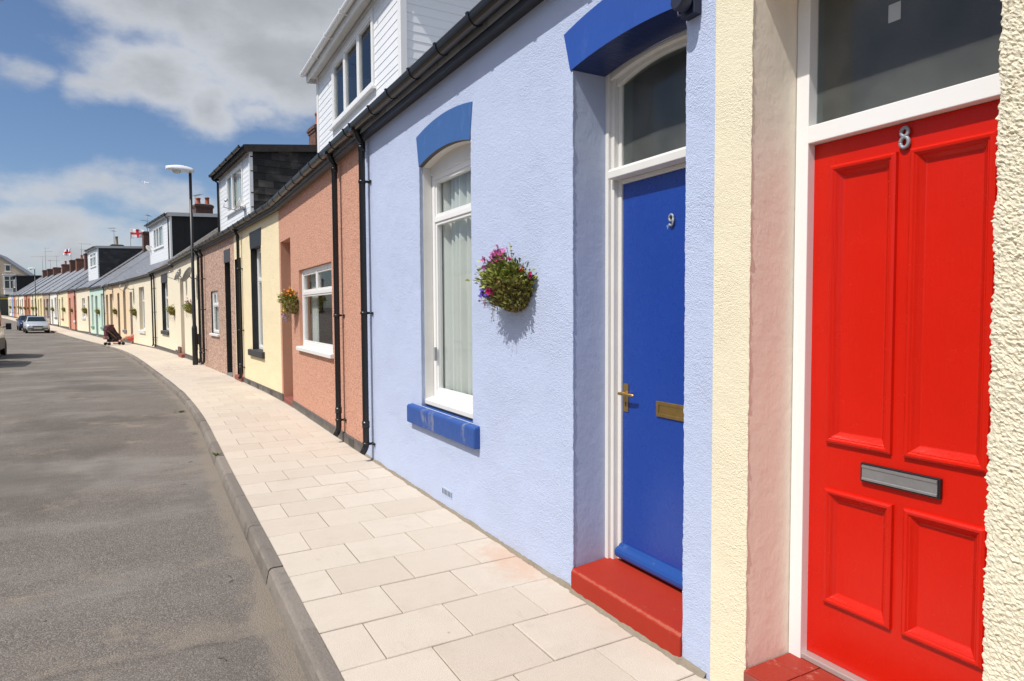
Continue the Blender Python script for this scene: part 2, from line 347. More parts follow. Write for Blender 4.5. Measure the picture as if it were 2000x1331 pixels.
# ---------------------------------------------------------------- ground, road, paving, kerb
def asphalt():
    m, nt, b = new_mat('asphalt'); uv = uvco(nt); co = objco(nt)
    sp = nt.nodes.new('ShaderNodeSeparateXYZ'); lk(nt, uv, sp.inputs[0]); lat = sp.outputs[1]
    n1 = noise_n(nt, co, 1.1, 6, .65); n2 = noise_n(nt, co, 95, 3, .75)
    c = mixc(nt, n1, (.104, .088, .075), (.168, .145, .125))
    g = voro(nt, co, 130, 'F1', 'Color'); sg = nt.nodes.new('ShaderNodeSeparateColor'); lk(nt, g, sg.inputs[0])
    c = mixc(nt, mathn(nt, 'MULTIPLY', ramp(nt, sg.outputs[0], (.35, 1.0)), .75), c, (.27, .24, .21))
    c = mixc(nt, mathn(nt, 'MULTIPLY', ramp(nt, n2, (.5, .8)), .6), c, (.045, .04, .036))
    # worn pale patches and older dark patches
    pale = ramp(nt, noise_n(nt, stretch(nt, uv, 1.0, .45, 1), .55, 7, .68), (.46, .62))
    c = mixc(nt, mathn(nt, 'MULTIPLY', pale, .70), c, (.25, .23, .205))
    dark = ramp(nt, noise_n(nt, stretch(nt, uv, .5, .6, 1), .8, 6, .62), (.50, .66))
    c = mixc(nt, mathn(nt, 'MULTIPLY', dark, .55), c, (.082, .071, .062))
    # sandy grit swept along the kerb and in loose drifts
    dd = mathn(nt, 'ADD', mathn(nt, 'MULTIPLY', mathn(nt, 'SUBTRACT', lat, 1.5), -2.6), mathn(nt, 'MULTIPLY', noise_n(nt, stretch(nt, uv, .75, 1.6, 1), 1.9, 8, .74), 2.0))
    sand = mathn(nt, 'MULTIPLY', ramp(nt, dd, (.52, .95)), .75)
    drift = mathn(nt, 'MULTIPLY', ramp(nt, noise_n(nt, stretch(nt, uv, 1.25, .9, 1), .75, 9, .76), (.545, .64)), .75)
    c = mixc(nt, mathn(nt, 'MAXIMUM', sand, drift), c, (.255, .212, .165))
    # cracks
    wv = nt.nodes.new('ShaderNodeVectorMath'); wv.operation = 'ADD'; lk(nt, uv, wv.inputs[0])
    nn = nt.nodes.new('ShaderNodeTexNoise'); nn.inputs['Scale'].default_value = 1.7; nn.inputs['Detail'].default_value = 5; lk(nt, uv, nn.inputs['Vector'])
    sc = scaled(nt, nn.outputs['Color'], (.9, .9, 0)); lk(nt, sc, wv.inputs[1])
    ed = voro(nt, stretch(nt, wv.outputs[0], .3, .42, 1), 1.0, 'DISTANCE_TO_EDGE')
    cr = mathn(nt, 'MULTIPLY', mathn(nt, 'SUBTRACT', 1.0, ramp(nt, ed, (.001, .006))), ramp(nt, noise_n(nt, uv, .5, 3), (.54, .66)))
    c = mixc(nt, mathn(nt, 'MULTIPLY', cr, .42), c, (.045, .039, .034))
    wob = mathn(nt, 'MULTIPLY', mathn(nt, 'SUBTRACT', noise_n(nt, uv, 2.5, 5), .5), .16)
    sl = mathn(nt, 'ADD', mathn(nt, 'SUBTRACT', mathn(nt, 'ADD', sp.outputs[0], mathn(nt, 'MULTIPLY', lat, -.005)), 17.62), wob)
    seam = mathn(nt, 'MULTIPLY', mathn(nt, 'SUBTRACT', 1.0, ramp(nt, mathn(nt, 'ABSOLUTE', sl), (.004, .05))), ramp(nt, noise_n(nt, uv, 3.1, 5, .7), (.40, .62)))
    c = mixc(nt, mathn(nt, 'MULTIPLY', seam, .45), c, (.055, .047, .04))
    aft = mathn(nt, 'MULTIPLY', ramp(nt, sl, (.0, .02)), mathn(nt, 'SUBTRACT', 1.0, ramp(nt, sl, (.05, .45))))
    c = mixc(nt, mathn(nt, 'MULTIPLY', aft, mathn(nt, 'MULTIPLY', ramp(nt, noise_n(nt, uv, 1.4, 6, .7), (.42, .62)), .6)), c, (.255, .212, .165))
    c = mixc(nt, mathn(nt, 'MULTIPLY', mathn(nt, 'SUBTRACT', 1.0, ramp(nt, sl, (-.02, .02))), .16), c, (.19, .165, .14))
    lk(nt, c, b.inputs['Base Color']); b.inputs['Roughness'].default_value = .88; b.inputs['Specular IOR Level'].default_value = .35
    h = mathn(nt, 'ADD', mathn(nt, 'ADD', n2, mathn(nt, 'MULTIPLY', voro(nt, co, 130), -.8)), mathn(nt, 'MULTIPLY', cr, -2.0))
    bump(nt, b, h, .005)
    return m
def sheet(name, lats, s0, s1, ds, zf, mat):
    me = bpy.data.meshes.new(name); V = []; F = []; UV = []
    n = int((s1-s0)/ds); k = len(lats)
    for i in range(n+1):
        s = s0+(s1-s0)*i/n
        for j, la in enumerate(lats):
            x, y = street(s, la); V.append((x, y, zf(y, la))); UV.append((s, la))
    for i in range(n):
        for j in range(k-1):
            a = i*k+j; F.append((a, a+k, a+k+1, a+1))
    me.from_pydata(V, [], F); me.materials.append(mat)
    l = me.uv_layers.new(name='UVMap')
    for lp in me.loops: l.data[lp.index].uv = UV[lp.vertex_index]
    for p in me.polygons: p.use_smooth = True
    o = bpy.data.objects.new(name, me); COL.objects.link(o); tag(o, kind='structure')
    bm = bmesh.new(); bm.from_mesh(me); bmesh.ops.recalc_face_normals(bm, faces=bm.faces)
    if sum(f.normal.z for f in bm.faces) < 0: bmesh.ops.reverse_faces(bm, faces=bm.faces)
    bm.to_mesh(me); bm.free()
    return o
road_lats = [1.44, 1.7, 2.2, 3, 4, 5, 6, 7, 7.8, ROADW+.05]
def road_z(y, la): return gz(y)-.100+.05*(1-((la-4.85)/3.4)**2)*.8
sheet('road', road_lats, 0, S_END, .5, road_z, asphalt())

slab_m = tone_mat('paving_slab', (.59, .505, .415), .02, .88, 170, .003, tint=(.63, .552, .462), spec=.2, mott=.28, mcol=(.46, .375, .29), paving=True)
def paving():
    mb = MB(); d = .402; w = .447; rows = int(S_END/d); g = .0035
    for r in range(rows):
        s0, s1 = r*d+g, (r+1)*d-g
        s0 += .0; cuts = [0, w, 2*w, 3*w+.05] if r % 2 else [0, w*.5, w*1.5, w*2.5, 3*w+.05]
        cuts = [c for c in cuts]
        for a, b in zip(cuts, cuts[1:]):
            la, lb = PAV-a-g, PAV-b+g
            x, y = street(s0, la); t = random.random()
            if b-a < w*.7: t = min(1, .72+.3*random.random())
            h = [random.uniform(-.0022, .0022) for _ in range(4)]
            P = [street(s0, la), street(s0, lb), street(s1, lb), street(s1, la)]
            top = [(p[0], p[1], gz(p[1])+hh) for p, hh in zip(P, h)]
            cx = sum(p[0] for p in top)/4; cy = sum(p[1] for p in top)/4
            ins = [(cx+(p[0]-cx)*.985, cy+(p[1]-cy)*.985, p[2]) for p in top]
            lowt = [(p[0], p[1], p[2]-.004) for p in top]; low = [(p[0], p[1], p[2]-.03) for p in top]
            I = [mb.v(p) for p in ins]; T = [mb.v(p) for p in lowt]; L = [mb.v(p) for p in low]
            mb.f(I, 0, t)
            for k in range(4): mb.f((I[k], I[(k+1) % 4], T[(k+1) % 4], T[k]), 0, t); mb.f((T[k], T[(k+1) % 4], L[(k+1) % 4], L[k]), 0, t)
    o = mb.build('pavement', [slab_m]); tag(o, kind='structure')
paving()
grout = plain('jointing_sand', (.21, .175, .135), .95, var=.25, vs=30)
sheet('pavement_bed', [-.6, 0, .7, PAV], 0, S_END, .5, lambda y, la: gz(y)-.0085, grout)
kerb_m = tone_mat('kerb_concrete', (.222, .192, .163), .22, .9, 55, .008, mott=.85, mcol=(.12, .104, .088))
def kerbs(name, inner, sgn):
    mb = MB(); L = .914; n = int(S_END/L); g = .005
    prof = [(0, .002), (.060, .003), (.076, -.002), (.086, -.014), (.096, -.06), (.106, -.115), (.106, -.25), (0, -.25)]
    for i in range(n):
        t = random.random(); dz = random.uniform(-.004, .003); dl = random.uniform(-.004, .004)
        ss = [i*L+g+(L-2*g)*k/9 for k in range(10)]; rings = []
        for s in ss:
            ring = []
            for a, z in prof:
                x, y = street(s, inner+sgn*(a+dl)); ring.append(mb.v((x, y, gz(y)+z+dz)))
            rings.append(ring)
        m = len(prof)
        for a, b in zip(rings, rings[1:]):
            for k in range(m): mb.f((a[k], a[(k+1) % m], b[(k+1) % m], b[k]), 0, (min(1.3, t+random.random()*.7) if k in (2, 3) else t), False)
        mb.f(rings[0], 0, t); mb.f(rings[-1][::-1], 0, t)
    tag(mb.build(name, [kerb_m]), kind='structure')
kerbs('kerb', PAV, 1); kerbs('far_kerb', ROADW+.1, -1)
sheet('far_pavement', [ROADW+.1, 9, 9.9], 0, S_END, .5, lambda y, la: gz(y)-.004, slab_m)
earth = plain('earth', (.12, .105, .085), .95, var=.3, vs=.3)
def ground():
    mb = MB(); ys = [-1500, -300, -60, 24, 36, 54, 62, 82, 100, 139, 200, 400, 1500]; xs = [-1500, -200, 200, 1500]
    for a, b in zip(ys, ys[1:]):
        for c, d in zip(xs, xs[1:]): mb.face([(c, a, gz(a)-.32), (d, a, gz(a)-.32), (d, b, gz(b)-.32), (c, b, gz(b)-.32)])
    tag(mb.build('ground', [earth]), kind='structure')
ground()
def cross_road():
    mb = MB()
    y0, y1 = 141.0, 153.0
    mb.box(-90, -5, y0, y1, gz(141)-.3, gz(146)-.06)
    tag(mb.build('cross_road', [MATS.get('asphalt_far') or plain('asphalt_far', (.12, .11, .1), .9, var=.15, vs=.6)]), kind='structure')
cross_road()

# ---------------------------------------------------------------- houses
EAVE = 3.50; RIDGE_O = -4.0; RIDGE_Z = 6.66; EO = .07; BACK = -8.0
def roof_z(o): return 3.56+(EO-o)*(RIDGE_Z-3.56)/(EO-RIDGE_O)
ALLH = {}
class House:
    def __init__(s, i, name, label, group='row of terraced houses', pts=None, z=None):
        s.i = i; ALLH.setdefault(i, s)
        p0, p1 = pts if pts else (VX[i], VX[i+1])
        s.p0, s.p1 = p0, p1; dx, dy = p1[0]-p0[0], p1[1]-p0[1]; s.L = math.hypot(dx, dy); s.rot = math.atan2(dy, dx)
        s.z = gz((p0[1]+p1[1])/2) if z is None else z
        s.e = empty(name, (p0[0], p0[1], s.z), s.rot, label=label, cat='house', group=group)
        def k(j0, j1, j2):
            a = math.atan2(VX[j1][1]-VX[j0][1], VX[j1][0]-VX[j0][0]); b = math.atan2(VX[j2][1]-VX[j1][1], VX[j2][0]-VX[j1][0]); return math.tan((b-a)/2)
        if pts: s.k0 = s.k1 = 0
        else:
            s.k0 = k(i-1, i, i+1) if i > 0 else 0
            s.k1 = -k(i, i+1, i+2) if i < len(VX)-2 else 0
    def U(s, Y): return (Y-s.p0[1])/(s.p1[1]-s.p0[1])*s.L
    def warp(s, p):
        u, o, z = p; t = min(max(u/s.L, 0), 1)
        return (u+o*(s.k0*(1-t)+s.k1*t), o, z)
    def world(s, u, o, z):
        c, n = math.cos(s.rot), math.sin(s.rot); return (s.p0[0]+u*c-o*n, s.p0[1]+u*n+o*c, s.z+z)

def arrises(*edges, r=.0045):
    """ragged render along the corners of openings: (u, z0, z1)"""
    def fn(mb):
        for u, z0, z1 in edges:
            n = int((z1-z0)/.012); pts = []; rr = []
            for k in range(n+1):
                z = z0+(z1-z0)*k/n; a = noise.noise(Vector((u*7, z*38, 1))); b = noise.noise(Vector((u*7, z*41, 9))); c = noise.noise(Vector((u*3, z*9, 4)))
                pts.append((u+.0035*a+.003*c, -.003+.002*b, z)); rr.append(r*(1+.45*noise.noise(Vector((u, z*60, 2)))))
            mb.tube(pts, rr, 7, 0)
    return fn
def h_wall(h, ops, mw, mrev=None, top=EAVE, u0=None, u1=None, extra=None):
    mb = MB(); a = 0 if u0 is None else u0; b = h.L if u1 is None else u1
    mb.wall(a, b, -.3, top, ops, 0, 0, 1 if mrev else 0)
    e = .004
    # party walls, back wall, gables
    for u in (e, h.L-e): mb.face([(u, 0, -.3), (u, BACK, -.3), (u, BACK, EAVE), (u, RIDGE_O, RIDGE_Z-.12), (u, 0, EAVE)], 0)
    mb.face([(e, BACK, -.3), (h.L-e, BACK, -.3), (h.L-e, BACK, EAVE), (e, BACK, EAVE)], 0)
    if extra: extra(mb)
    return mb.build('wall', [mw, mrev or mw], h.e, warp=h.warp)

def slate_field(mb, u0, u1, o0, z0, o1, z1, sw=.28, sh=.2, m=0, tone=None):
    d = Vector((0, o1-o0, z1-z0)); Ls = d.length; d.normalize(); nrm = Vector((0, -d.z, d.y)); nrm = nrm if nrm.z > 0 else -nrm
    if abs(d.y) < 1e-3: nrm = Vector((0, 1, 0))
    rows = int(Ls/sh)+1
    for r in range(rows):
        a0 = r*sh; a1 = min(a0+sh, Ls)
        x = u0-(sw*.5 if r % 2 else 0)-random.random()*.02
        while x < u1:
            c0 = max(x, u0)+.0015; c1 = min(x+sw, u1)-.0015
            if c1-c0 > .02:
                lift = .014+random.uniform(-.003, .004); t = random.random() if tone is None else tone()
                p = lambda u, a, l: tuple(Vector((u, o0, z0))+d*a+nrm*l)
                dl = random.uniform(-.002, .002)
                mb.face([p(c0, a0-.012, lift), p(c1, a0-.012+dl, lift), p(c1, a1, .004), p(c0, a1, .004)], m, t)
                mb.face([p(c0, a0-.012, lift), p(c0, a0-.012, lift-.011), p(c1, a0-.012, lift-.011), p(c1, a0-.012+dl, lift)], m, t*.5)
            x += sw

def h_roof(h, mat, geo=True, hole=None):
    mb = MB(); L = h.L; ov = 0.0
    th = .05
    zf = 3.56
    P = [(EO+.03, zf-.03-th), (EO+.03, zf-.03), (RIDGE_O, RIDGE_Z), (BACK-.15, zf-.12), (BACK-.15, zf-.12-th), (RIDGE_O, RIDGE_Z-th-.02)]
    mb.extrude(P, ov, L-ov, 1)
    if geo: slate_field(mb, 0, L, EO+.04, zf-.03+.004, RIDGE_O, RIDGE_Z+.006, m=0)
    # ridge tiles
    n = max(2, int(L/.45))
    for i in range(n):
        a, b = L*i/n, L*(i+1)/n-.006
        mb.extrude([(RIDGE_O+.13, RIDGE_Z-.055), (RIDGE_O+.05, RIDGE_Z+.035), (RIDGE_O, RIDGE_Z+.06), (RIDGE_O-.05, RIDGE_Z+.035), (RIDGE_O-.13, RIDGE_Z-.055), (RIDGE_O, RIDGE_Z-.01)], a, b, 2)
    return mb.build('roof', [mat, slate_flat if mat is not slate_brown else slate_brown_flat, ridge_m], h.e, warp=h.warp)
def flat_slate(name, col):
    m, nt, b = new_mat(name); co = objco(nt)
    sx = nt.nodes.new('ShaderNodeSeparateXYZ'); lk(nt, co, sx.inputs[0])
    cb = nt.nodes.new('ShaderNodeCombineXYZ'); lk(nt, sx.outputs[0], cb.inputs[0]); lk(nt, mathn(nt, 'MULTIPLY', sx.outputs[1], 1.26), cb.inputs[1])
    br = nt.nodes.new('ShaderNodeTexBrick'); lk(nt, cb.outputs[0], br.inputs['Vector'])
    br.inputs['Color1'].default_value = rgba(tuple(x*.75 for x in col)); br.inputs['Color2'].default_value = rgba(tuple(x*1.25 for x in col)); br.inputs['Mortar'].default_value = rgba(tuple(x*.3 for x in col))
    br.inputs['Scale'].default_value = 1; br.inputs['Brick Width'].default_value = .42; br.inputs['Row Height'].default_value = .2; br.inputs['Mortar Size'].default_value = .004
    c = mixc(nt, mathn(nt, 'MULTIPLY', noise_n(nt, co, 2, 5), .5), br.outputs[0], tuple(x*.7 for x in col))
    lk(nt, c, b.inputs['Base Color']); b.inputs['Roughness'].default_value = .5; bump(nt, b, br.outputs['Fac'], -.01); return m
slate_flat = flat_slate('slate_courses', (.26, .265, .28)); slate_brown_flat = flat_slate('brown_slate_courses', (.25, .22, .18))
ridge_m = plain('clay_ridge', (.13, .12, .11), .8, var=.25, vs=8)

def h_gutter(h, brackets, mat=black_pl, u0=0, u1=None, soffit_m=None, lip=3.57, fasc=True):
    u1 = h.L if u1 is None else u1
    c, r = .145, .056
    mb = MB(); pr = []
    for k in range(13):
        a = math.pi+math.pi*k/12; pr.append((c+r*math.cos(a), lip+r*math.sin(a)*1.12))
    pr.append((c+r+.006, lip+.003)); pr.append((c+r+.006, lip+.009)); pr.append((c+r-.004, lip+.009))
    for k in range(12, -1, -1):
        a = math.pi+math.pi*k/12; pr.append((c+(r-.005)*math.cos(a), lip+(r-.005)*math.sin(a)*1.1))
    mb.extrude(pr, u0, u1, 0, sm=False)
    g = mb.build('gutter', [mat], h.e)
    for u in brackets:
        b = MB(); rr = r+.008; pr = []
        for k in range(13):
            a = math.pi+math.pi*k/12; pr.append((c+rr*math.cos(a), lip+.004+rr*math.sin(a)*1.14))
        pr.append((c+rr+.005, lip+.018)); pr.append((c+rr-.012, lip+.020))
        for k in range(12, -1, -1):
            a = math.pi+math.pi*k/12; pr.append((c+(rr-.006)*math.cos(a), lip+.004+(rr-.006)*math.sin(a)*1.1))
        b.extrude(pr, u-.016, u+.016, 0)
        b.box(u-.012, u+.012, .088, c-rr+.006, lip-.05, lip+.0)
        b.build('gutter_bracket', [mat], g, bevel=.003)
    if fasc:
        f = MB(); f.box(u0+.002, u1-.002, .062, .086, EAVE-.055, 3.578, 0); f.box(u0+.002, u1-.002, -.02, .062, EAVE-.045, EAVE-.025, 1)
        f.build('fascia', [soffit_m or black_paint, soffit_m or black_paint], h.e)
    return g

def h_pipe(h, u, z1=3.5, o=.075, clips=(.22, 1.6, 2.98), mat=black_pl, r=.034, z0=.1):
    mb = MB()
    pts = [(u, .135, z1+.03), (u, .130, z1+.0), (u, o+.03, z1-.05), (u, o, z1-.10), (u, o, z0+.09), (u, o+.004, z0+.06), (u, o+.022, z0+.02), (u, o+.048, z0-.015)]
    mb.tube(pts, r, 14)
    for z in (z1-.13, z1-.16, .40):
        mb.tube([(u, o, z-.035), (u, o, z+.035)], r+.006, 14)
    mb.box(u-.055, u+.055, .08, .2, z1+.0, z1+.035)
    p = mb.build('downpipe', [mat], h.e)
    for z in clips:
        c = MB(); c.tube([(u, o, z-.014), (u, o, z+.014)], r+.007, 14); c.box(u-.03, u-.012, .004, o, z-.012, z+.012); c.box(u-.085, u-.0, .004, .018, z-.012, z+.012); c.tube([(u-.07, .0, z), (u-.07, .035, z)], .010, 8)
        c.build('pipe_clip', [mat], p)
    return p

def h_plinth(h, z, mat=None, segs=None, o=.02):
    for a, b in (segs or [(0, h.L)]):
        mb = MB(); mb.box(a+.003, b-.003, -.05, o, -.3, z)
        mb.build('plinth', [mat or grey_plinth], h.e, bevel=.006)

def window(h, u0, u1, z0, z1, dep=.1, fw=.055, transoms=(), mull=(), topmull=(), mat=None, blind=None, g=None, parent=None, name='window', sashes=True, recess=.03, backing=None):
    """frame mesh (the window itself) with its panes, u increasing away from the viewer"""
    mat = mat or white; par = parent or h.e
    mb = MB(); y1, y0 = -dep, -dep-.07
    mb.box(u0, u0+fw, y0, y1, z0, z1); mb.box(u1-fw, u1, y0, y1, z0, z1)
    mb.box(u0+fw, u1-fw, y0, y1, z0, z0+fw); mb.box(u0+fw, u1-fw, y0, y1, z1-fw, z1)
    zz = [z0+fw]
    for t in transoms: mb.box(u0+fw, u1-fw, y0, y1-.002, t-fw*.45, t+fw*.45); zz += [t-fw*.45, t+fw*.45]
    zz.append(z1-fw)
    cells = []
    for i in range(0, len(zz), 2):
        a, b = zz[i], zz[i+1]; top = (i == len(zz)-2 and len(zz) > 2)
        ms = [u0+fw]
        for mu in (list(mull)+(list(topmull) if top else [])):
            mb.box(mu-fw*.45, mu+fw*.45, y0, y1-.004, a, b); ms += [mu-fw*.45, mu+fw*.45]
        ms = ms[:1]+sorted(ms[1:])+[u1-fw]
        for j in range(0, len(ms), 2): cells.append((ms[j], ms[j+1], a, b, top))
    if sashes:
        for a, b, c, d, top in cells:
            s = .026
            mb.box(a, a+s, y0+.01, y1-.012, c, d); mb.box(b-s, b, y0+.01, y1-.012, c, d); mb.box(a+s, b-s, y0+.01, y1-.012, c, c+s); mb.box(a+s, b-s, y0+.01, y1-.012, d-s, d)
    w = mb.build(name, [mat], par, bevel=.004)
    for a, b, c, d, top in cells:
        p = MB(); p.box(a+.01, b-.01, y1-.046, y1-.038, c+.01, d-.01)
        p.build('pane', [g or glass], w if parent is None else par)
    if blind:
        bm_ = MB(); n = int((u1-u0)/.012); pts = []
        for k in range(n+1):
            u = u0+.03+(u1-u0-.06)*k/n; pts.append((u, y0-.05+.030*math.sin(k*.62+.9*math.sin(k*.11))+.014*math.sin(k*.23+1)))
        for (a, oa), (b, ob) in zip(pts, pts[1:]):
            bm_.face([(a, oa, z0+.06), (b, ob, z0+.06), (b, ob, z1-.02), (a, oa, z1-.02)], 0, .5, True)
            bm_.face([(a, oa-.004, z0+.06), (a, oa-.004, z1-.02), (b, ob-.004, z1-.02), (b, ob-.004, z0+.06)], 0, .5, True)
        bm_.build('curtain', [blind], w if parent is None else par)
    return w

def sill(h, u0, u1, z0, z1, mat, o=.055, bev=.008, back=-.12, slope=.015):
    mb = MB(); mb.extrude([(o, z0), (o, z1-slope), (o-.012, z1-slope*.6), (back, z1+.004), (back, z0)], u0, u1)
    return mb.build('window_sill', [mat], h.e, bevel=bev)

def arc(u0, u1, z, rise, n=20): return [(u0+(u1-u0)*k/n, z+rise*(1-(2*k/n-1)**2)) for k in range(n+1)]
def arch_lintel(h, a, b, zs, rise, A, B, ZS, RISE, mat, back, front=.008, msof=None):
    mb = MB(); lo = arc(a, b, zs, rise); hi = arc(A, B, ZS, RISE)
    mb.strip(lo, hi, back, front, 0, 1 if msof else 0)
    return mb.build('lintel', [mat, msof or mat], h.e)
def flat_lintel(h, a, b, z0, z1, mat, splay=.06, back=-.1, front=.006):
    mb = MB(); mb.prism([(a, z0), (b, z0), (b+splay, z1), (a-splay, z1)], back, front); return mb.build('lintel', [mat], h.e)

def chimney(h, u, w=.75, d=.95, top=8.0, npots=2, mat=None, pot=None, o=None, potl=.45):
    o = RIDGE_O if o is None else o
    mb = MB(); zb = RIDGE_Z-.6
    mb.box(u-w/2, u+w/2, o-d/2, o+d/2, zb, top-.22)
    mb.box(u-w/2-.03, u+w/2+.03, o-d/2-.03, o+d/2+.03, top-.22, top-.14); mb.box(u-w/2-.06, u+w/2+.06, o-d/2-.06, o+d/2+.06, top-.14, top-.06); mb.box(u-w/2-.02, u+w/2+.02, o-d/2-.02, o+d/2+.02, top-.06, top)
    c = mb.build('chimney', [mat or brickdark], h.e)
    f = MB(); f.box(u-w/2+.05, u+w/2-.05, o-d/2+.05, o+d/2-.05, top-.002, top+.05); f.build('mortar_cap', [lead], c, bevel=.02)
    for k in range(npots):
        oo = o+(k-(npots-1)/2)*d*.52
        p = MB(); l = potl*random.uniform(.9, 1.1); p.lathe([(.14, top+.03), (.13, top+.05), (.115, top+l*.55), (.11, top+l-.09), (.135, top+l-.08), (.135, top+l-.02), (.12, top+l), (.09, top+l), (.085, top+l-.12)], 14, (u, oo, 0))
        p.build('chimney_pot', [pot or pot_mat], c)
    return c

def cladding_x(mb, u0, u1, o, z0, z1, b=.15, m=0, lip=.0055):
    z = z0
    while z < z1-.01:
        t = min(z+b, z1)
        mb.face([(u0, o+lip, z), (u1, o+lip, z), (u1, o, t), (u0, o, t)], m); mb.face([(u0, o, z), (u1, o, z), (u1, o+lip, z), (u0, o+lip, z)], m); z += b
def cladding_y(mb, u, o0, o1, zf0, zf1, b=.15, sgn=-1, m=0, lip=.012, ztop=None):
    """boards on a cheek in plane u, bottom follows the roof slope"""
    z = zf0; n = 0
    while z < ztop-.01:
        t = min(z+b, ztop)
        # clip by roof line: o where roof_z(o)=z
        oc = max(o1, EO-(z-3.56)*(EO-RIDGE_O)/(RIDGE_Z-3.56)-.05)
        oc2 = max(o1, EO-(t-3.56)*(EO-RIDGE_O)/(RIDGE_Z-3.56)-.05)
        oc = min(oc, o0)
        if oc2 < o0-.02 or True:
            mb.face([(u+sgn*lip, o0, z), (u+sgn*lip, min(oc, oc2), z), (u, min(oc, oc2), t), (u, o0, t)], m)
            mb.face([(u, o0, z), (u, min(oc, oc2), z), (u+sgn*lip, min(oc, oc2), z), (u+sgn*lip, o0, z)], m)
        z += b

def dormer(h, u0, u1, off, z1, front_m, cheek, win, trim=white, gut=black_pl, rise=.25, fascia_m=None, board=.15, over=.15, pipe=None, roof_m=None, back=3.6, cheekmat=None):
    """box dormer: clad front, cheeks of slate / felt / boards, flat roof"""
    o = -off; zb = roof_z(o)-.08
    ob = -back
    wu0, wu1, wz0, wz1 = win[:4]
    mb = MB()
    mb.wall(u0, u1, zb, z1, [(wu0, wu1, wz0, wz1, .06)], o-.004, 1, 1)
    # boards around the window
    def field(a, b, c, d):
        if b-a > .02 and d-c > .02: cladding_x(mb, a, b, o, c, d, board)
    nb = lambda z: zb+round((z-zb)/board)*board
    field(u0, u1, zb, wz0); field(u0, wu0, wz0, wz1); field(wu1, u1, wz0, wz1); field(u0, u1, wz1, z1)
    core = .01
    for u, sg in ((u0, -1), (u1, 1)):
        zt = z1
        mb.face([(u, o, zb-.2), (u, ob, zb-.2), (u, ob, z1+rise), (u, o, z1)], 1)
        if cheek == 'boards': cladding_y(mb, u, o, ob, zb, zb, board, sg, 0, .0055, z1+.02)
    d = mb.build('dormer', [front_m, black_felt_m if cheek != 'boards' else front_m], h.e)
    if cheek == 'slates' or cheek == 'felt':
        for u, sg in ((u0, -1), (u1, 1)):
            c = MB()
            if cheek == 'slates':
                sh = .175; sw = .34; r = 0; z = zb-.05
                while z < z1+rise*.6:
                    y = o-.002-(sw*.5*(r % 2))
                    y2 = o
                    first = True; x = o
                    while x > ob:
                        wdt = sw*(.5 if (first and r % 2) else 1)*random.uniform(.9, 1.1); xn = max(x-wdt, ob); first = False
                        lift = .016+random.uniform(0, .008); t = random.random()**2; dz = random.uniform(-.006, .006)
                        zt = min(z+sh+.01, z1+rise*(o-x)/(o-ob+1e-6)+.02)
                        if zt-z > .02:
                            c.face([(u+sg*lift, x-.002, z+dz), (u+sg*lift, xn+.002, z+dz), (u+sg*.004, xn+.002, zt), (u+sg*.004, x-.002, zt)], 0, t)
                            c.face([(u, x-.002, z+dz), (u, xn+.002, z+dz), (u+sg*lift, xn+.002, z+dz), (u+sg*lift, x-.002, z+dz)], 0, t*.4)
                        x = xn
                    z += sh; r += 1
            else:
                c.face([(u+sg*.01, o, zb-.1), (u+sg*.01, ob, zb-.1), (u+sg*.01, ob, z1+rise), (u+sg*.01, o, z1)], 0)
                for kx in range(1, 5):
                    y = o+(ob-o)*kx/5; c.box(u+sg*.008, u+sg*.02, y-.02, y+.02, zb-.1, z1)
            c.build('cheek', [cheekmat or (slate_black if cheek == 'slates' else black_fl)], d)
    # flat roof slab
    rf = MB(); ovu = .12
    P = [(o+over, z1-.01), (o+over, z1+.05), (ob, z1+rise+.06), (ob, z1+rise-.01)]
    rf.extrude(P, u0-ovu, u1+ovu, 0)
    rf.build('flat_roof', [roof_m or black_fl], d)
    fb = MB(); fm = fascia_m or trim
    fb.box(u0-ovu, u1+ovu, o+over+.001, o+over+.02, z1-.13, z1+.045); 
    fb.box(u0-ovu+.01, u1+ovu-.01, o+.012, o+over, z1-.05, z1-.03)
    for u in (u0-ovu-.021, u1+ovu+.001):
        fb.extrude([(o+over, z1-.13), (o+over, z1+.045), (ob, z1+rise+.055), (ob, z1+rise-.12)], u, u+.02)
    fb.build('fascia', [fm], d)
    # corner trims
    for u in (u0, u1):
        ct = MB(); a, b = (u-.02, u+.09) if u == u0 else (u-.09, u+.02)
        ct.box(a, b, o-.06, o+.022, zb, z1-.0)
        ct.build('corner_trim', [trim], d, bevel=.004)
    g = MB(); c0 = o+over+.075; pr = []
    for k in range(9):
        a = math.pi+math.pi*k/8; pr.append((c0+.052*math.cos(a), z1+.02+.058*math.sin(a)))
    for k in range(8, -1, -1):
        a = math.pi+math.pi*k/8; pr.append((c0+.047*math.cos(a), z1+.022+.05*math.sin(a)))
    g.extrude(pr, u0-ovu-.02, u1+ovu+.02)
    n = int((u1-u0)/.75)
    for k in range(n+1):
        u = u0-.05+(u1-u0+.1)*k/n; g.box(u-.014, u+.014, o+over+.02, c0+.058, z1-.045, z1-.03); g.box(u-.014, u+.014, c0+.052, c0+.06, z1-.04, z1+.03)
    g.build('gutter', [gut], d)
    if pipe is not None:
        p = MB(); p.tube([(pipe, c0, z1-.02), (pipe, c0-.02, z1-.1), (pipe, o+.06, z1-.2), (pipe, o+.055, zb+.05)], .03, 10); p.build('downpipe', [gut], d)
    tr, mu, tm = win[4:7]
    window(h, wu0, wu1, wz0, wz1, dep=-o-.03, fw=.075, transoms=tr, mull=mu, topmull=tm, parent=d, name='window_frame', blind=win[7] if len(win) > 7 else None)
    sl = MB(); sl.extrude([(o+.07, wz0-.035), (o+.07, wz0-.01), (o+.0, wz0+.002), (o, wz0-.035)], wu0-.06, wu1+.06); sl.build('window_sill', [trim], d)
    return d
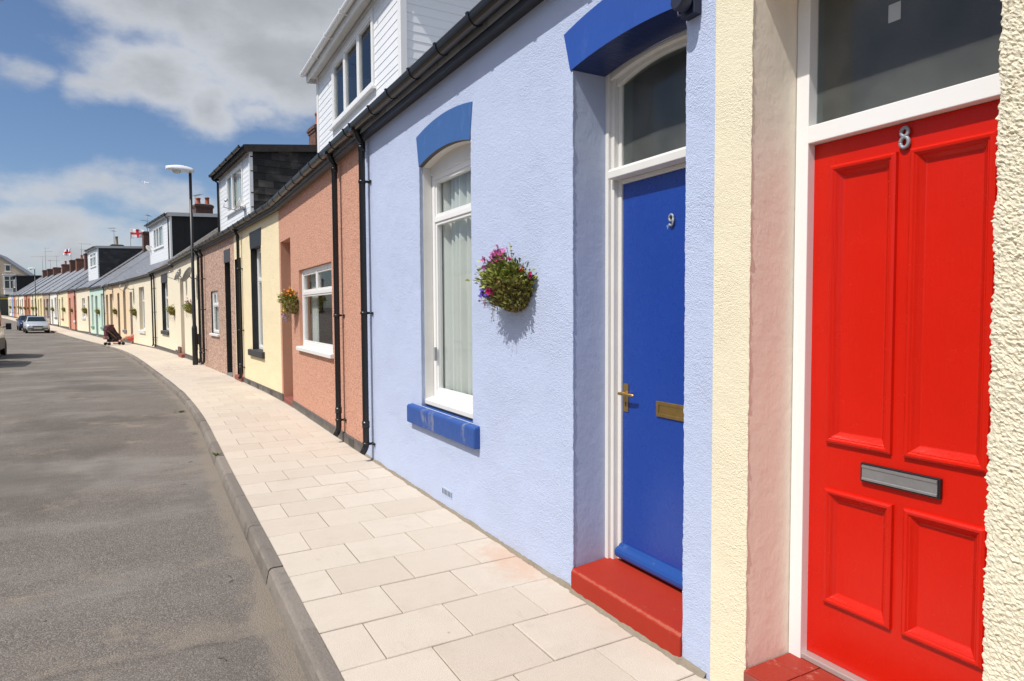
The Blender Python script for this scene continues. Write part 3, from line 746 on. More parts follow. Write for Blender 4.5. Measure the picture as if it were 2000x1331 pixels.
black_felt_m = plain('black_boarding', (.016, .016, .016), .8, var=.2)

def door_simple(h, u0, u1, z0, z1, o, mat, frame=white_dull, light=True, fw=.055):
    mb = MB()
    zt = min(z1, z0+2.05)
    mb.box(u0, u0+fw, o-.08, o, z0, z1); mb.box(u1-fw, u1, o-.08, o, z0, z1); mb.box(u0+fw, u1-fw, o-.08, o, z1-fw, z1)
    if light and z1-zt > .25: mb.box(u0+fw, u1-fw, o-.08, o+.003, zt, zt+.07)
    fr = mb.build('door_frame', [frame], h.e, bevel=.004)
    if light and z1-zt > .25:
        p = MB(); p.box(u0+fw, u1-fw, o-.045, o-.037, zt+.07, z1-fw); p.build('fanlight', [glass_dark], fr)
    d = MB(); d.box(u0+fw, u1-fw, o-.07, o-.03, z0+.01, zt if light else z1-fw)
    um = (u0+u1)/2
    for a, b in ((u0+fw+.07, um-.04), (um+.04, u1-fw-.07)):
        for c, e in ((z0+.25, z0+.85), (z0+1.05, zt-.15)):
            if b-a > .1: d.box(a, b, o-.035, o-.022, c, e)
    dd = d.build('door', [mat], h.e, bevel=.004)
    k = MB(); k.lathe([(.012, 0), (.012, .02), (.028, .03), (.03, .045), (.015, .055)], 10, (u1-fw-.06, o-.032, z0+1.0), 'Y'); k.build('door_handle', [brass], dd)
    return dd

def numeral(name, paths, th, mat, parent, rad=.0085):
    mb = MB()
    for pts in paths: mb.tube(pts, rad, 8)
    o = mb.build(name, [mat], parent); return o

# ---------------------------------------------------------------- house 8: cream pebbledash, red door
CREAM8 = (.80, .72, .53)
cream8 = stucco('cream_pebbledash', CREAM8, 170, .0042, dirtamt=.15)
cream8_rev = smoothwall('cream_reveal', (.88, .80, .66))
RED = (.56, .012, .004)
red_paint = gloss_paint('red_gloss_paint', RED, .24)
red_paint.node_tree.nodes['Principled BSDF'].inputs['Specular IOR Level'].default_value = .28
blue_paint = gloss_paint('royal_blue_gloss', (.011, .050, .29), .26, (.09, .17, .40), .55, (.715, .75), 13)
blue_sun = gloss_paint('blue_masonry_paint', (.042, .118, .32), .42, (.10, .20, .44), .35)
blue_sill = gloss_paint('worn_blue_sill_paint', (.020, .075, .29), .5, (.21, .23, .31), .75, (.55, .68), 6)
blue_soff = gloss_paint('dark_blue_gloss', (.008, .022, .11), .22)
bluew = stucco('powder_blue_render', (.488, .556, .735), 150, .0052, blotch=.06, dirtamt=.45)
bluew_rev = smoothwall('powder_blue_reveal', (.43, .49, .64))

H8 = House(0, 'terraced_house', 'cream pebbledashed house with the red panelled door numbered 8')
U = H8.U; h = H8
h_wall(h, [(U(.955), U(1.822), -.05, 2.95, .40)], cream8, cream8_rev, extra=arrises((U(1.822), -.02, 2.95), r=.0032))
h_roof(h, slate); h_gutter(h, [U(-2.6+.62*k) for k in range(8)], lip=3.57)
def rough_pier():
    mb = MB(); ua, ub = U(.36), U(.957); n = 110; mz = 600; za, zb = -.05, 3.36
    def lump(p, f):
        d, _ = noise.voronoi(Vector(p)*f, distance_metric='DISTANCE'); return max(0.0, 1-d[0]*1.25)
    G = []
    for j in range(mz+1):
        z = za+(zb-za)*j/mz; row = []
        for i in range(n+1+7):
            if i <= n: u = ua+(ub-ua)*i/n; o = .006; edge = max(0, (u-(ub-.02))/.02)
            else: u = ub; o = .006-(i-n)*.006; edge = 1
            P = (u, o, z)
            hgt = .0055*lump(P, 78)+.0065*lump((u+3, o, z), 140)+.004*noise.noise(Vector(P)*150)+.0025*noise.noise(Vector(P)*310)+.004*noise.noise(Vector(P)*9)
            wob = .006*noise.noise(Vector((0, o*20, z*11)))+.005*noise.noise(Vector((0, o*20, z*47)))
            if i <= n: row.append(mb.v((u+edge*(hgt*.9-.004+wob), o+hgt*(1-.55*edge)-edge*.004, z)))
            else: row.append(mb.v((u+hgt*.9-.004+wob, o, z)))
        G.append(row)
    for a, b in zip(G, G[1:]):
        for k in range(len(a)-1): mb.f((a[k], a[k+1], b[k+1], b[k]), 0, .5, False)
    m = stucco('coarse_cream_pebbledash', (.80, .73, .56), 260, .004, blotch=.08, dirtamt=.0)
    mb.build('pebbledash', [m], h.e)
rough_pier()
# step of red quarry tiles
def tiles_step():
    mb = MB(); a, b = U(.96), U(1.818)
    mb.box(a, b, -.33, .012, -.05, .138, 1)
    nx, ny = 6, 2; w = (b-a)/nx; d = .335/ny
    for i in range(nx):
        for j in range(ny):
            mb.box(a+i*w+.002, a+(i+1)*w-.002, -.322+j*d+.002, -.322+(j+1)*d-.002, .130, .146+random.uniform(-.0012, .0012), 0)
    mb.build('doorstep', [gloss_paint('red_tile_paint', (.30, .034, .020), .55, (.46, .20, .15), .55, (.56, .66), 9, None, .25), plain('tile_grout', (.28, .07, .05), .8, var=.2)], h.e, bevel=.003)
tiles_step()
def red_door():
    o = -.266; uf, un = U(1.820), U(.957)
    fr = MB()
    fr.box(U(1.762), uf, o-.09, o, .140, 2.95); fr.box(un, un+.055, o-.09, o, .140, 2.95)
    fr.box(un+.055, U(1.762), o-.09, o+.0025, 2.291, 2.361); fr.box(un+.055, U(1.762), o-.09, o, 2.90, 2.95)
    f = fr.build('door_frame', [white], h.e, bevel=.003)
    p = MB(); p.box(un+.05, U(1.765), o-.056, o-.050, 2.355, 2.905); p.build('fanlight', [glass_dark], f)
    st = MB(); st.box(U(1.47), U(1.425), o-.0495, o-.0485, 2.67, 2.735); st.build('paper_sticker', [plain('paper', (.42, .45, .46), .8)], f)
    od = o-.042; d = MB(); a, b = un+.058, U(1.7625)
    pans = [(U(1.684), U(1.416), 1.076, 2.191), (U(1.371), U(1.094), 1.076, 2.191), (U(1.684), U(1.404), .415, .891), (U(1.365), U(1.094), .415, .891)]
    pans = [(min(q[0], q[1]), max(q[0], q[1]), q[2], q[3]) for q in pans]
    d.wall(a, b, .172, 2.289, [(q[0]+.02, q[1]-.02, q[2]+.02, q[3]-.02, .02) for q in pans], od, 0, 0)
    d.face([(a, od, .172), (b, od, .172), (b, od-.04, .172), (a, od-.04, .172)]); d.face([(b, od, .172), (b, od, 2.289), (b, od-.04, 2.289), (b, od-.04, .172)])
    d.face([(a, od-.04, .172), (b, od-.04, .172), (b, od-.04, 2.289), (a, od-.04, 2.289)])
    dd = d.build('door', [red_paint], h.e)
    prof = [(0, 0), (.002, .014), (.010, .019), (.018, .018), (.023, .012), (.026, .012), (.034, .002), (.040, -.004), (.046, -.010), (.050, -.0115)]
    for x0, x1, z0, z1 in pans:
        m = MB(); rings = []
        for i, hh in prof: rings.append([m.v(q) for q in ((x0+i, od+hh, z0+i), (x1-i, od+hh, z0+i), (x1-i, od+hh, z1-i), (x0+i, od+hh, z1-i))])
        for r0, r1 in zip(rings, rings[1:]):
            for k in range(4): m.f((r0[k], r0[(k+1) % 4], r1[(k+1) % 4], r1[k]))
        m.f(rings[-1]); m.build('door_panel', [red_paint], dd)
    lb = MB(); x0, x1 = U(1.237), U(1.530); x0, x1 = min(x0, x1), max(x0, x1)
    lb.box(x0, x1, od, od+.016, .953, 1.026, 0)
    l = lb.build('letter_box', [black_pl], dd, bevel=.003)
    fl = MB(); fl.extrude([(od+.0165, .960), (od+.022, .961), (od+.022, .968), (od+.0195, .970), (od+.0195, 1.006), (od+.0225, 1.009), (od+.0225, 1.018), (od+.0165, 1.019)], x0+.009, x1-.009)
    fl.build('letter_flap', [plain('brushed_aluminium', (.33, .335, .34), .42, .6, var=.1, vs=40)], l)
    uc, zc = U(1.391), 2.236
    def ell(cx, cz, rx, rz, n=22): return [(cx+rx*math.cos(2*math.pi*k/n), od+.010, cz+rz*math.sin(2*math.pi*k/n)) for k in range(n+1)]
    numeral('door_number', [ell(uc, zc+.0185, .0125, .0155), ell(uc, zc-.0185, .0145, .0185)], .006, silver_num, dd, .0068)
    th = MB(); th.box(un+.055, U(1.7625), o-.06, o-.004, .1465, .1705); th.build('threshold', [plain('aluminium_sill', (.5, .48, .46), .4, .5)], f, bevel=.004)
red_door()

# ---------------------------------------------------------------- house 9: powder blue, royal blue door
H9 = House(1, 'terraced_house', 'powder blue rendered house with the royal blue door numbered 9 and blue arched lintels')
U = H9.U; h = H9
h_wall(h, [(U(2.176), U(3.061), -.05, 2.992, .42), (U(4.366), U(5.412), .775, 2.94, .24)], bluew, bluew_rev, extra=arrises((U(2.176), -.02, 2.95), (U(3.061), .0, 2.95), (U(4.366), .79, 2.87), (U(5.412), .79, 2.87)))
h_roof(h, slate)
h_gutter(h, [U(y) for y in (2.3, 2.86, 3.42, 3.982, 4.545, 5.108, 5.672, 6.208, 6.88, 7.12)])
h_pipe(h, U(6.86), z1=3.50, o=.078, clips=(.19, 1.60, 2.99), r=.034)
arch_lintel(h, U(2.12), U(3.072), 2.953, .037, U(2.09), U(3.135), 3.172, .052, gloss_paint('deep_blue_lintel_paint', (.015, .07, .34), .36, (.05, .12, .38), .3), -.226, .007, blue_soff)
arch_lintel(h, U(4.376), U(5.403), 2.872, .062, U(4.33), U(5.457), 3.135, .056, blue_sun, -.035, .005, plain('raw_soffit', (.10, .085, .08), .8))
sill(h, U(4.25), U(5.66), .605, .785, blue_sill, .052, .012, -.10, .03)
def win9():
    a, b = U(4.366)+.001, U(5.412)-.001
    li = MB()
    li.box(a, a+.004, -.118, -.036, .80, 2.90); li.box(b-.004, b, -.118, -.036, .80, 2.90)
    lo = arc(U(4.376), U(5.403), 2.868, .062); hi = [(p[0], 2.938) for p in lo]
    li.strip(lo, hi, -.118, -.0355, 0)
    li.box(a+.004, b-.004, -.14, -.105, 2.80, 2.93)
    li.extrude([(-.030, .800), (-.030, .835), (-.118, .862), (-.118, .800)], a+.004, b-.004)
    li.build('window_lining', [white_dull], h.e, bevel=.002)
    w = window(h, a+.004, b-.004, .860, 2.808, dep=.118, fw=.05, transoms=(2.415,), blind=curtain_m, mat=white, g=glass)
    gp = MB(); gp.box(a+.002, b-.002, -.12, -.034, .787, .801); gp.build('sill_shadow_strip', [black_paint], h.e)  # black strip standing in for the shade under the white sill
    hd = MB(); hd.box(U(5.345), U(5.325), -.118, -.095, 1.18, 1.30); hd.build('window_handle', [silver_num], w, bevel=.004)
win9()
def door9():
    uf = U(3.060); un = U(2.177)
    fr = MB()
    for w0, w1, o in ((0, .030, -.227), (.030, .058, -.246), (.058, .088, -.276)):
        fr.box(uf-w1, uf-w0, -.36, o, .15, 2.985); fr.box(un+w0, un+w1, -.36, o, .15, 2.985)
    fr.box(un+.088, uf-.088, -.33, -.276, 2.335, 2.36)
    fr.extrude([(-.33, 2.36), (-.205, 2.362), (-.205, 2.402), (-.218, 2.418), (-.33, 2.428)], un+.05, uf-.05)
    a, b = un+.06, uf-.06; lo = arc(a, b, 2.885, .062); hi = [(p[0], 2.99) for p in lo]
    fr.strip(lo, hi, -.31, -.262, 0)
    a, b = un+.03, uf-.03; lo = arc(a, b, 2.925, .045); hi = [(p[0], 2.99) for p in lo]
    fr.strip(lo, hi, -.31, -.236, 0)
    f = fr.build('door_frame', [white_dull], h.e, bevel=.005, seg=3)
    p = MB(); p.box(un+.06, uf-.06, -.296, -.290, 2.40, 2.985); p.build('fanlight', [glass_dark], f)
    d = MB(); a, b = un+.090, uf-.090
    d.box(a, b, -.33, -.288, .20, 2.333)
    dd = d.build('door', [blue_paint], h.e, bevel=.003)
    wb = MB(); wb.extrude([(-.288, .262), (-.278, .258), (-.270, .244), (-.262, .240), (-.246, .232), (-.238, .216), (-.238, .196), (-.250, .182), (-.288, .178)], a-.012, b+.012, sm=False)
    wb.build('weather_board', [gloss_paint('weather_board_blue_gloss', (.012, .062, .26), .34, (.12, .20, .40), .4, (.62, .72), 12)], dd, bevel=.004)  # the board's own blue gloss with paler worn flecks
    hp = MB(); u = U(2.936)
    hp.box(u-.021, u+.021, -.288, -.282, 1.035, 1.197)
    hp.tube([(u, -.284, 1.142), (u, -.250, 1.142), (u, -.240, 1.142)], .009, 10)
    hp.tube([(u+.012, -.240, 1.142), (u-.02, -.240, 1.142), (u-.105, -.243, 1.143), (u-.115, -.248, 1.141)], [.009, .010, .008, .006], 10)
    hp.build('door_handle', [brass], dd, bevel=.002)
    kh = MB(); kh.lathe([(.006, 0), (.006, .0012)], 10, (u, -.2822, 1.085), 'Y'); kh.box(u-.003, u+.003, -.2822, -.281, 1.066, 1.083); kh.build('keyhole', [black_paint], dd)
    x1, x0 = U(2.677), U(2.677)-.262; z0, z1 = 1.046, 1.129
    lb = MB()
    for q in ((x0, x1, z0, z0+.018), (x0, x1, z1-.018, z1), (x0, x0+.018, z0+.018, z1-.018), (x1-.018, x1, z0+.018, z1-.018)): lb.box(q[0], q[1], -.288, -.278, q[2], q[3])
    l = lb.build('letter_box', [brass], dd, bevel=.002)
    fl = MB(); fl.box(x0+.0185, x1-.0185, -.288, -.283, z0+.0185, z1-.0185); fl.build('letter_flap', [brass], l)
    uc, zc = U(2.568), 2.095; ring = [(uc+.0145*math.cos(2*math.pi*k/20), -.279, zc+.017*math.sin(2*math.pi*k/20)) for k in range(21)]
    tail = [(uc-.0145, -.279, zc+.0), (uc-.0145, -.279, zc-.022), (uc-.011, -.279, zc-.036), (uc-.001, -.279, zc-.041), (uc+.009, -.279, zc-.037), (uc+.013, -.279, zc-.030)]
    numeral('door_number', [ring, tail], .006, silver_num, dd, .0062)
    sc = MB(); sc.face([(uc+.045, -.2868, zc-.035), (uc+.035, -.2868, zc-.058), (uc+.022, -.2868, zc-.028)]); sc.face([(uc+.045, -.2872, zc-.035), (uc+.022, -.2872, zc-.028), (uc+.035, -.2872, zc-.058)])
    sc.build('paint_scar', [plain('chipped_paint', (.12, .22, .42), .6)], dd)
door9()
def step9():
    mb = MB(); mb.extrude([(.018, -.05), (.018, .118), (.006, .137), (-.20, .152), (-.28, .160), (-.36, .176), (-.36, -.05)], U(2.178), U(3.056))
    mb.build('doorstep', [red_step], h.e, bevel=.006)
step9()
def airbrick(h, u0, u1, z0, z1, m, o=.004):
    mb = MB(); mb.box(u0, u1, -.02, o, z0, z1, 0)
    n = max(4, int((u1-u0)/.026))
    for k in range(n):
        c = u0+(u1-u0)*(k+.5)/n; mb.box(c-.006, c+.006, o-.002, o+.0015, z0+.012, z1-.012, 1)
    mb.build('air_brick', [m, black_paint], h.e)
airbrick(h, U(4.76), U(4.96), .098, .165, bluew)
sl = MB(); sl.box(U(2.17), U(2.09), .0, .045, 2.88, 3.06); sl.lathe([(.02, 0), (.038, .01), (.040, .05), (.034, .065)], 14, (U(2.13), .045, 2.93), 'Y')
sl.tube([(U(2.225), .006, 3.1), (U(2.225), .012, 2.96), (U(2.21), .02, 2.915), (U(2.17), .03, 2.90)], .005, 8)
sl.build('security_light', [gloss_paint('navy_housing', (.008, .012, .035), .5)], h.e, bevel=.006)
gap = MB(); rings = []; n = 420
for k in range(n+1):
    a = U(2.03)+(h.L-.02-U(2.03))*k/n; q = .014 if U(2.17) < a < U(3.065) else 0
    w = .020+.016*noise.noise(Vector((a*5, 1, 0)))+.007*noise.noise(Vector((a*30, 2, 0))); hh = .016+.012*noise.noise(Vector((a*4, 5, 0)))+.006*noise.noise(Vector((a*26, 7, 0)))
    rings.append([gap.v(p) for p in ((a, q-.01, hh+.006), (a, q+.004, hh+.004), (a, q+w*.55, hh*.55+.003), (a, q+w, -.004), (a, q-.01, -.01))])
for p, q in zip(rings, rings[1:]):
    for k in range(5): gap.f((p[k], p[(k+1) % 5], q[(k+1) % 5], q[k]), 0, .5, False)
gap.build('mortar_fillet', [stucco('rough_mortar', (.22, .185, .14), 60, .006)], h.e)

# ---------------------------------------------------------------- house 10: terracotta
terra = stucco('terracotta_render', (.585, .305, .212), 85, .006, blotch=.05, dash=True, speck=.55, dirtamt=.10)
terra_rev = smoothwall('terracotta_reveal', (.60, .30, .20))
H10 = House(2, 'terraced_house', 'terracotta pink house with a wide white window and the largest white clad dormer')
U = H10.U; h = H10
h_wall(h, [(U(8.585), U(10.74), 1.055, 2.275, .18), (U(11.42), U(12.36), -.05, 2.87, .36)], terra, terra_rev)
h_roof(h, slate)
h_gutter(h, [U(y) for y in (7.72, 8.327, 8.90, 9.471, 10.08, 10.66, 11.25, 11.90, 12.42)], soffit_m=plain('grey_fascia', (.09, .085, .08), .6))
h_pipe(h, U(8.03), z1=3.50, o=.078, clips=(.28, 1.57), r=.034)
h_plinth(h, .115, segs=[(0.02, U(11.42)), (U(12.36), h.L)], o=.022)
window(h, U(8.585)+.002, U(10.74)-.002, 1.075, 2.270, dep=.045, fw=.062, transoms=(1.905,), topmull=(U(9.72),), blind=None)
cu = MB()
for a, b in ((U(10.3), U(10.72)),):
    n = 30
    for k in range(n):
        u = a+(b-a)*k/n; u2 = a+(b-a)*(k+1)/n; oo = -.2+.02*math.sin(k*1.1); o2 = -.2+.02*math.sin((k+1)*1.1)
        cu.face([(u, oo, 1.08), (u2, o2, 1.08), (u2, o2, 2.25), (u, oo, 2.25)], 0, .5, True); cu.face([(u, oo-.004, 1.08), (u, oo-.004, 2.25), (u2, o2-.004, 2.25), (u2, o2-.004, 1.08)], 0, .5, True)
cu.build('curtain', [curtain_m], h.e)
sill(h, U(8.52), U(10.82), 1.005, 1.070, white, .055, .006, -.05, .012)
door_simple(h, U(11.42)+.002, U(12.36)-.002, .11, 2.865, -.28, gloss_paint('dark_green_door', (.03, .08, .05), .3))
st = MB(); st.box(U(11.43), U(12.35), -.36, .0, -.05, .07); st.build('doorstep', [old_red], h.e, bevel=.01)
airbrick(h, U(7.55), U(7.78), .0, .11, grey_plinth, .026)
dormer(h, U(7.46), U(11.85), .60, 5.78, whiteclad, 'boards', (U(8.52), U(10.74), 4.58, 5.60, (), (U(9.26), U(10.0)), (), ), gut=white, fascia_m=white_dull, board=.105, rise=.28, back=3.6)

# ---------------------------------------------------------------- house 11: pale yellow
yellow = stucco('pale_yellow_render', (.82, .70, .46), 80, .007, dirtamt=.15)
blk_rev = plain('black_reveal_paint', (.018, .018, .019), .5, var=.2)
H11 = House(3, 'terraced_house', 'pale yellow house with black lintel over a tall narrow window, beside the terracotta house')
U = H11.U; h = H11
h_wall(h, [(U(14.03), U(15.06), .80, 2.975, .30), (U(16.15), U(16.93), -.05, 2.87, .36)], yellow, blk_rev)
h_roof(h, slate); h_gutter(h, [U(12.9+.6*k) for k in range(7)], soffit_m=plain('grey_fascia', (.09, .085, .08), .6))
h_pipe(h, U(16.04), z1=3.45, o=.078, clips=(.35, 1.2, 2.6)); h_plinth(h, .11, segs=[(.02, U(16.13))], o=.022)
for y in (13.2, 14.4, 15.3): airbrick(h, U(y), U(y+.2), .0, .1, grey_plinth, .026)
flat_lintel(h, U(14.01), U(15.07), 2.965, 3.315, blk_rev, .05, -.2, .008)
sill(h, U(13.88), U(15.30), .672, .812, plain('dark_stone_sill', (.045, .043, .045), .6, var=.2, vs=20), .06, .008, -.2)
window(h, U(14.03)+.003, U(15.06)-.003, .815, 2.965, dep=.13, fw=.06, transoms=(2.30,), blind=curtain_m)
door_simple(h, U(16.15)+.002, U(16.93)-.002, .1, 2.865, -.28, blk_rev)
st = MB(); st.box(U(16.15), U(16.95), -.36, .06, -.05, .11); st.build('doorstep', [old_red], h.e, bevel=.01)

# ---------------------------------------------------------------- house 12: brown pebbledash
taupe = stucco('brown_pebbledash', (.46, .305, .235), 34, .010, dash=True, speck=.9, blotch=.06, dirtamt=.1)
H12 = House(4, 'terraced_house', 'brown pebbledashed house with slate cheeked dormer and black doorway surround')
U = H12.U; h = H12
h_wall(h, [(U(17.50), U(18.20), -.05, 2.88, .36), (U(19.20), U(20.30), 1.03, 2.20, .16)], taupe, blk_rev)
h_roof(h, slate); h_gutter(h, [U(17.3+.6*k) for k in range(8)], soffit_m=plain('grey_fascia', (.09, .085, .08), .6))
h_pipe(h, U(21.25), z1=3.42, o=.08, clips=(.5, 1.7, 2.6)); h_pipe(h, U(21.9), z1=3.42, o=.08, clips=(.5, 1.7))
flat_lintel(h, U(17.46), U(18.26), 2.87, 3.19, plain('grey_painted_lintel', (.06, .062, .07), .6), .0, -.3, .006)
sill(h, U(19.10), U(20.40), .955, 1.025, white, .06, .006, -.05)
window(h, U(19.20)+.003, U(20.30)-.003, 1.035, 2.195, dep=.04, fw=.06, transoms=(1.82,), topmull=(U(19.75),), blind=curtain_m)
door_simple(h, U(17.50)+.002, U(18.20)-.002, .06, 2.875, -.26, blk_rev)
st = MB(); st.box(U(17.50), U(18.2), -.36, .02, -.05, .055); st.build('doorstep', [plain('stone_step', (.2, .19, .18), .8)], h.e, bevel=.01)
dormer(h, U(17.15), U(21.15), .45, 5.62, whiteclad, 'slates', (U(17.98), U(20.02), 4.33, 5.44, (), (U(19.3),), (), curtain_m), fascia_m=plain('weathered_brown_board', (.04, .03, .024), .8, var=.4, vs=9), board=.112, rise=.42, back=3.7, pipe=U(21.1))
chimney(h, h.L-.1, .7, 1.0, 7.75, 2, brickdark, potl=.48)

# ---------------------------------------------------------------- the far houses
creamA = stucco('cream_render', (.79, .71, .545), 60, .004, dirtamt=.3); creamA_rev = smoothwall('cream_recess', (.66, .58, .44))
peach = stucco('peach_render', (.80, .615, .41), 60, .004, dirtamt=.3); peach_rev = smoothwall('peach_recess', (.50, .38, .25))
mint = stucco('mint_render', (.56, .71, .61), 60, .004, dirtamt=.2)
terraB = stucco('pink_render', (.60, .285, .20), 60, .004, dirtamt=.2)
yellowB = stucco('lemon_render', (.80, .70, .46), 60, .004, dirtamt=.2)
whiteB = stucco('white_render', (.78, .745, .66), 60, .004, dirtamt=.2)
tanB = stucco('tan_render', (.45, .34, .26), 60, .004, dirtamt=.2)
ochre = stucco('yellow_ochre_render', (.76, .62, .34), 60, .004, dirtamt=.2)
skyB = stucco('sky_blue_render', (.36, .47, .72), 60, .004, dirtamt=.2)
orange = stucco('salmon_render', (.52, .22, .13), 60, .004, dirtamt=.2)
grey_sill = plain('grey_sill', (.17, .165, .19), .7); dark_sill = plain('dark_sill', (.05, .05, .052), .6)
green_sill = plain('green_sill', (.16, .29, .21), .7); redsill = plain('red_sill', (.35, .08, .06), .7)
doors = [gloss_paint('brown_door', (.10, .05, .03), .35), gloss_paint('white_door', (.7, .7, .68), .35), gloss_paint('navy_door', (.02, .04, .12), .3), gloss_paint('maroon_door', (.2, .02, .03), .3)]
def far_house(i, label, wall_m, rev_m, wins, drs, name='terraced_house', plinth=.15, pipes=(), sill_m=None, roof_m=None, geo=True, fz=.0, dep=.25, lint=None, chim=None, frame=None, door_m=None, curtain=True, step=False):
    h = House(i, name, label); Uf = h.U
    ops = [(Uf(a), Uf(b), c, d, dep+.1) for a, b, c, d in wins]+[(Uf(a), Uf(b), -.05, t, dep+.1) for a, b, t in drs]
    h_wall(h, ops, wall_m, rev_m)
    h_roof(h, roof_m or slate, geo); h_gutter(h, [Uf(h.p0[1]+.4+.9*k) for k in range(int((h.p1[1]-h.p0[1])/.9))] if i < 9 else [])
    segs = []; x = 0
    for a, b, t in sorted(drs): segs.append((x, Uf(a))); x = Uf(b)
    segs.append((x, h.L)); h_plinth(h, plinth, segs=[q for q in segs if q[1]-q[0] > .1])
    for a, b, c, d in wins:
        window(h, Uf(a)+.003, Uf(b)-.003, c+.005, d-.003, dep=dep-.05, fw=.07, transoms=(c+(d-c)*.68,), blind=curtain_m if curtain else None, mat=frame)
        sill(h, Uf(a)-.12, Uf(b)+.12, c-.17, c, sill_m or grey_sill, .07)
        if lint: flat_lintel(h, Uf(a)-.02, Uf(b)+.02, d-.008, d+.35, lint, .06, -.2, .008)
    for a, b, t in drs:
        door_simple(h, Uf(a)+.003, Uf(b)-.003, .12, t-.005, -dep, door_m or doors[i % 4])
        s = MB(); s.box(Uf(a)+.004, Uf(b)-.004, -dep-.1, .12 if step else .03, -.06, .115); s.build('doorstep', [old_red if step else plain('stone_step', (.2, .19, .18), .8)], h.e)
    for y in pipes: h_pipe(h, Uf(y), z1=3.45, clips=(.5, 1.7, 2.8))
    if chim: chimney(h, h.L-.05, *chim)
    return h
F = []
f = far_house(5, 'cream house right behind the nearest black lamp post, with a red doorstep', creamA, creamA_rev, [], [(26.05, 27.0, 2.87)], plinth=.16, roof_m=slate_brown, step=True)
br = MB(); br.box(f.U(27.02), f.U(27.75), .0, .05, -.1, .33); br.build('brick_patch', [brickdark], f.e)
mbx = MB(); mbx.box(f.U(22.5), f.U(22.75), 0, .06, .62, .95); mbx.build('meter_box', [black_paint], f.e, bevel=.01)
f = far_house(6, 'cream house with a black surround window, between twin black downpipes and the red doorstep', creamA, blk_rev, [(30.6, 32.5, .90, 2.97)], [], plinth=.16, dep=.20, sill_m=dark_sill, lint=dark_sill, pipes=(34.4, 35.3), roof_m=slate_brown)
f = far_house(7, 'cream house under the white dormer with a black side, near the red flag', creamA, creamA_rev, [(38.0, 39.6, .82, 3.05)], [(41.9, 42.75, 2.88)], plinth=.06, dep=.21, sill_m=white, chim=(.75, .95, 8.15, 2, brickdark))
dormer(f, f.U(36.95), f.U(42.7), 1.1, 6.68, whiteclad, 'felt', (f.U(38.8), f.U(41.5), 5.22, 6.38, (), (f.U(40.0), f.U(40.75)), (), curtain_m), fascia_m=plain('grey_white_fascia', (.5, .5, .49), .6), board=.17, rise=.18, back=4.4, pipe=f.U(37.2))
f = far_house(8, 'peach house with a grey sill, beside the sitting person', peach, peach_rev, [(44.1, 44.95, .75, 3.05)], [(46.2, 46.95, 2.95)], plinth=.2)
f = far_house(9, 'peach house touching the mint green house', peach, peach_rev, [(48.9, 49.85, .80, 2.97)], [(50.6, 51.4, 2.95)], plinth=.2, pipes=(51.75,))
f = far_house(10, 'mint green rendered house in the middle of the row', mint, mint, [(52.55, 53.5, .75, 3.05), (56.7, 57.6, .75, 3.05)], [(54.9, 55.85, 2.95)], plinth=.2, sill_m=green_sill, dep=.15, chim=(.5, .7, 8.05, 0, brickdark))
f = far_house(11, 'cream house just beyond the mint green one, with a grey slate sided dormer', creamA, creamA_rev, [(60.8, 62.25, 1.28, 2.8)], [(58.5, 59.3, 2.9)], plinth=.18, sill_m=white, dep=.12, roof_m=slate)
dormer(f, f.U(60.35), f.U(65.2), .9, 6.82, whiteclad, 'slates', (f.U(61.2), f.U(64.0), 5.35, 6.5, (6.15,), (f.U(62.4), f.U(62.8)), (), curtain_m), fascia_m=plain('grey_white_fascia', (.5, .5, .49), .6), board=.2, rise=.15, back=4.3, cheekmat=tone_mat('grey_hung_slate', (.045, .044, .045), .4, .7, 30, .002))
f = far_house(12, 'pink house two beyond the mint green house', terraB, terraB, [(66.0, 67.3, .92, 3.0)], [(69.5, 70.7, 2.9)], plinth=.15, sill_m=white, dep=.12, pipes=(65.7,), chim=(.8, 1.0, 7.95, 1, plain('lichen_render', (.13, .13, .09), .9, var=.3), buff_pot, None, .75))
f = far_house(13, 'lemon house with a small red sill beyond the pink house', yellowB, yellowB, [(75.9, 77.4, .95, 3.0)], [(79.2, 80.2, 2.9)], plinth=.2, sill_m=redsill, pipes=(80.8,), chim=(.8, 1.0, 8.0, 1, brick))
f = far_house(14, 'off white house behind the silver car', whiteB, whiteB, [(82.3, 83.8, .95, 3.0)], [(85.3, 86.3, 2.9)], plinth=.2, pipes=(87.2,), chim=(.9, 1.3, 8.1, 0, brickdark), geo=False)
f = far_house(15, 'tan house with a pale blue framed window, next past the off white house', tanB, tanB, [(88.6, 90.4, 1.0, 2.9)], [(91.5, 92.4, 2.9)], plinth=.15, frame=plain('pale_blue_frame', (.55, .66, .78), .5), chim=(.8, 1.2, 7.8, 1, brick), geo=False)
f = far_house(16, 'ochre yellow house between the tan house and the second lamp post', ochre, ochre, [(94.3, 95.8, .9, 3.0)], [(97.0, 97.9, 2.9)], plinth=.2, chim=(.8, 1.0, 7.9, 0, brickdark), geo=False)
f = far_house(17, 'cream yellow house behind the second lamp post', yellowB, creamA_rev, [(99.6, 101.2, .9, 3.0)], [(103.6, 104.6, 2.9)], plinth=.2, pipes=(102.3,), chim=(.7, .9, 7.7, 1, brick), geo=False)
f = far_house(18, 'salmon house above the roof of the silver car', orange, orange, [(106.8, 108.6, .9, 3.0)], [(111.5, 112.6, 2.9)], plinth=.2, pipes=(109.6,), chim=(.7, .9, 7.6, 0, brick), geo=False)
f = far_house(19, 'small off white house right past the salmon house', whiteB, creamA_rev, [(115.0, 116.6, .9, 3.0)], [(118.3, 119.3, 2.9)], plinth=.2, chim=(.7, .9, 7.6, 0, brickdark), geo=False)
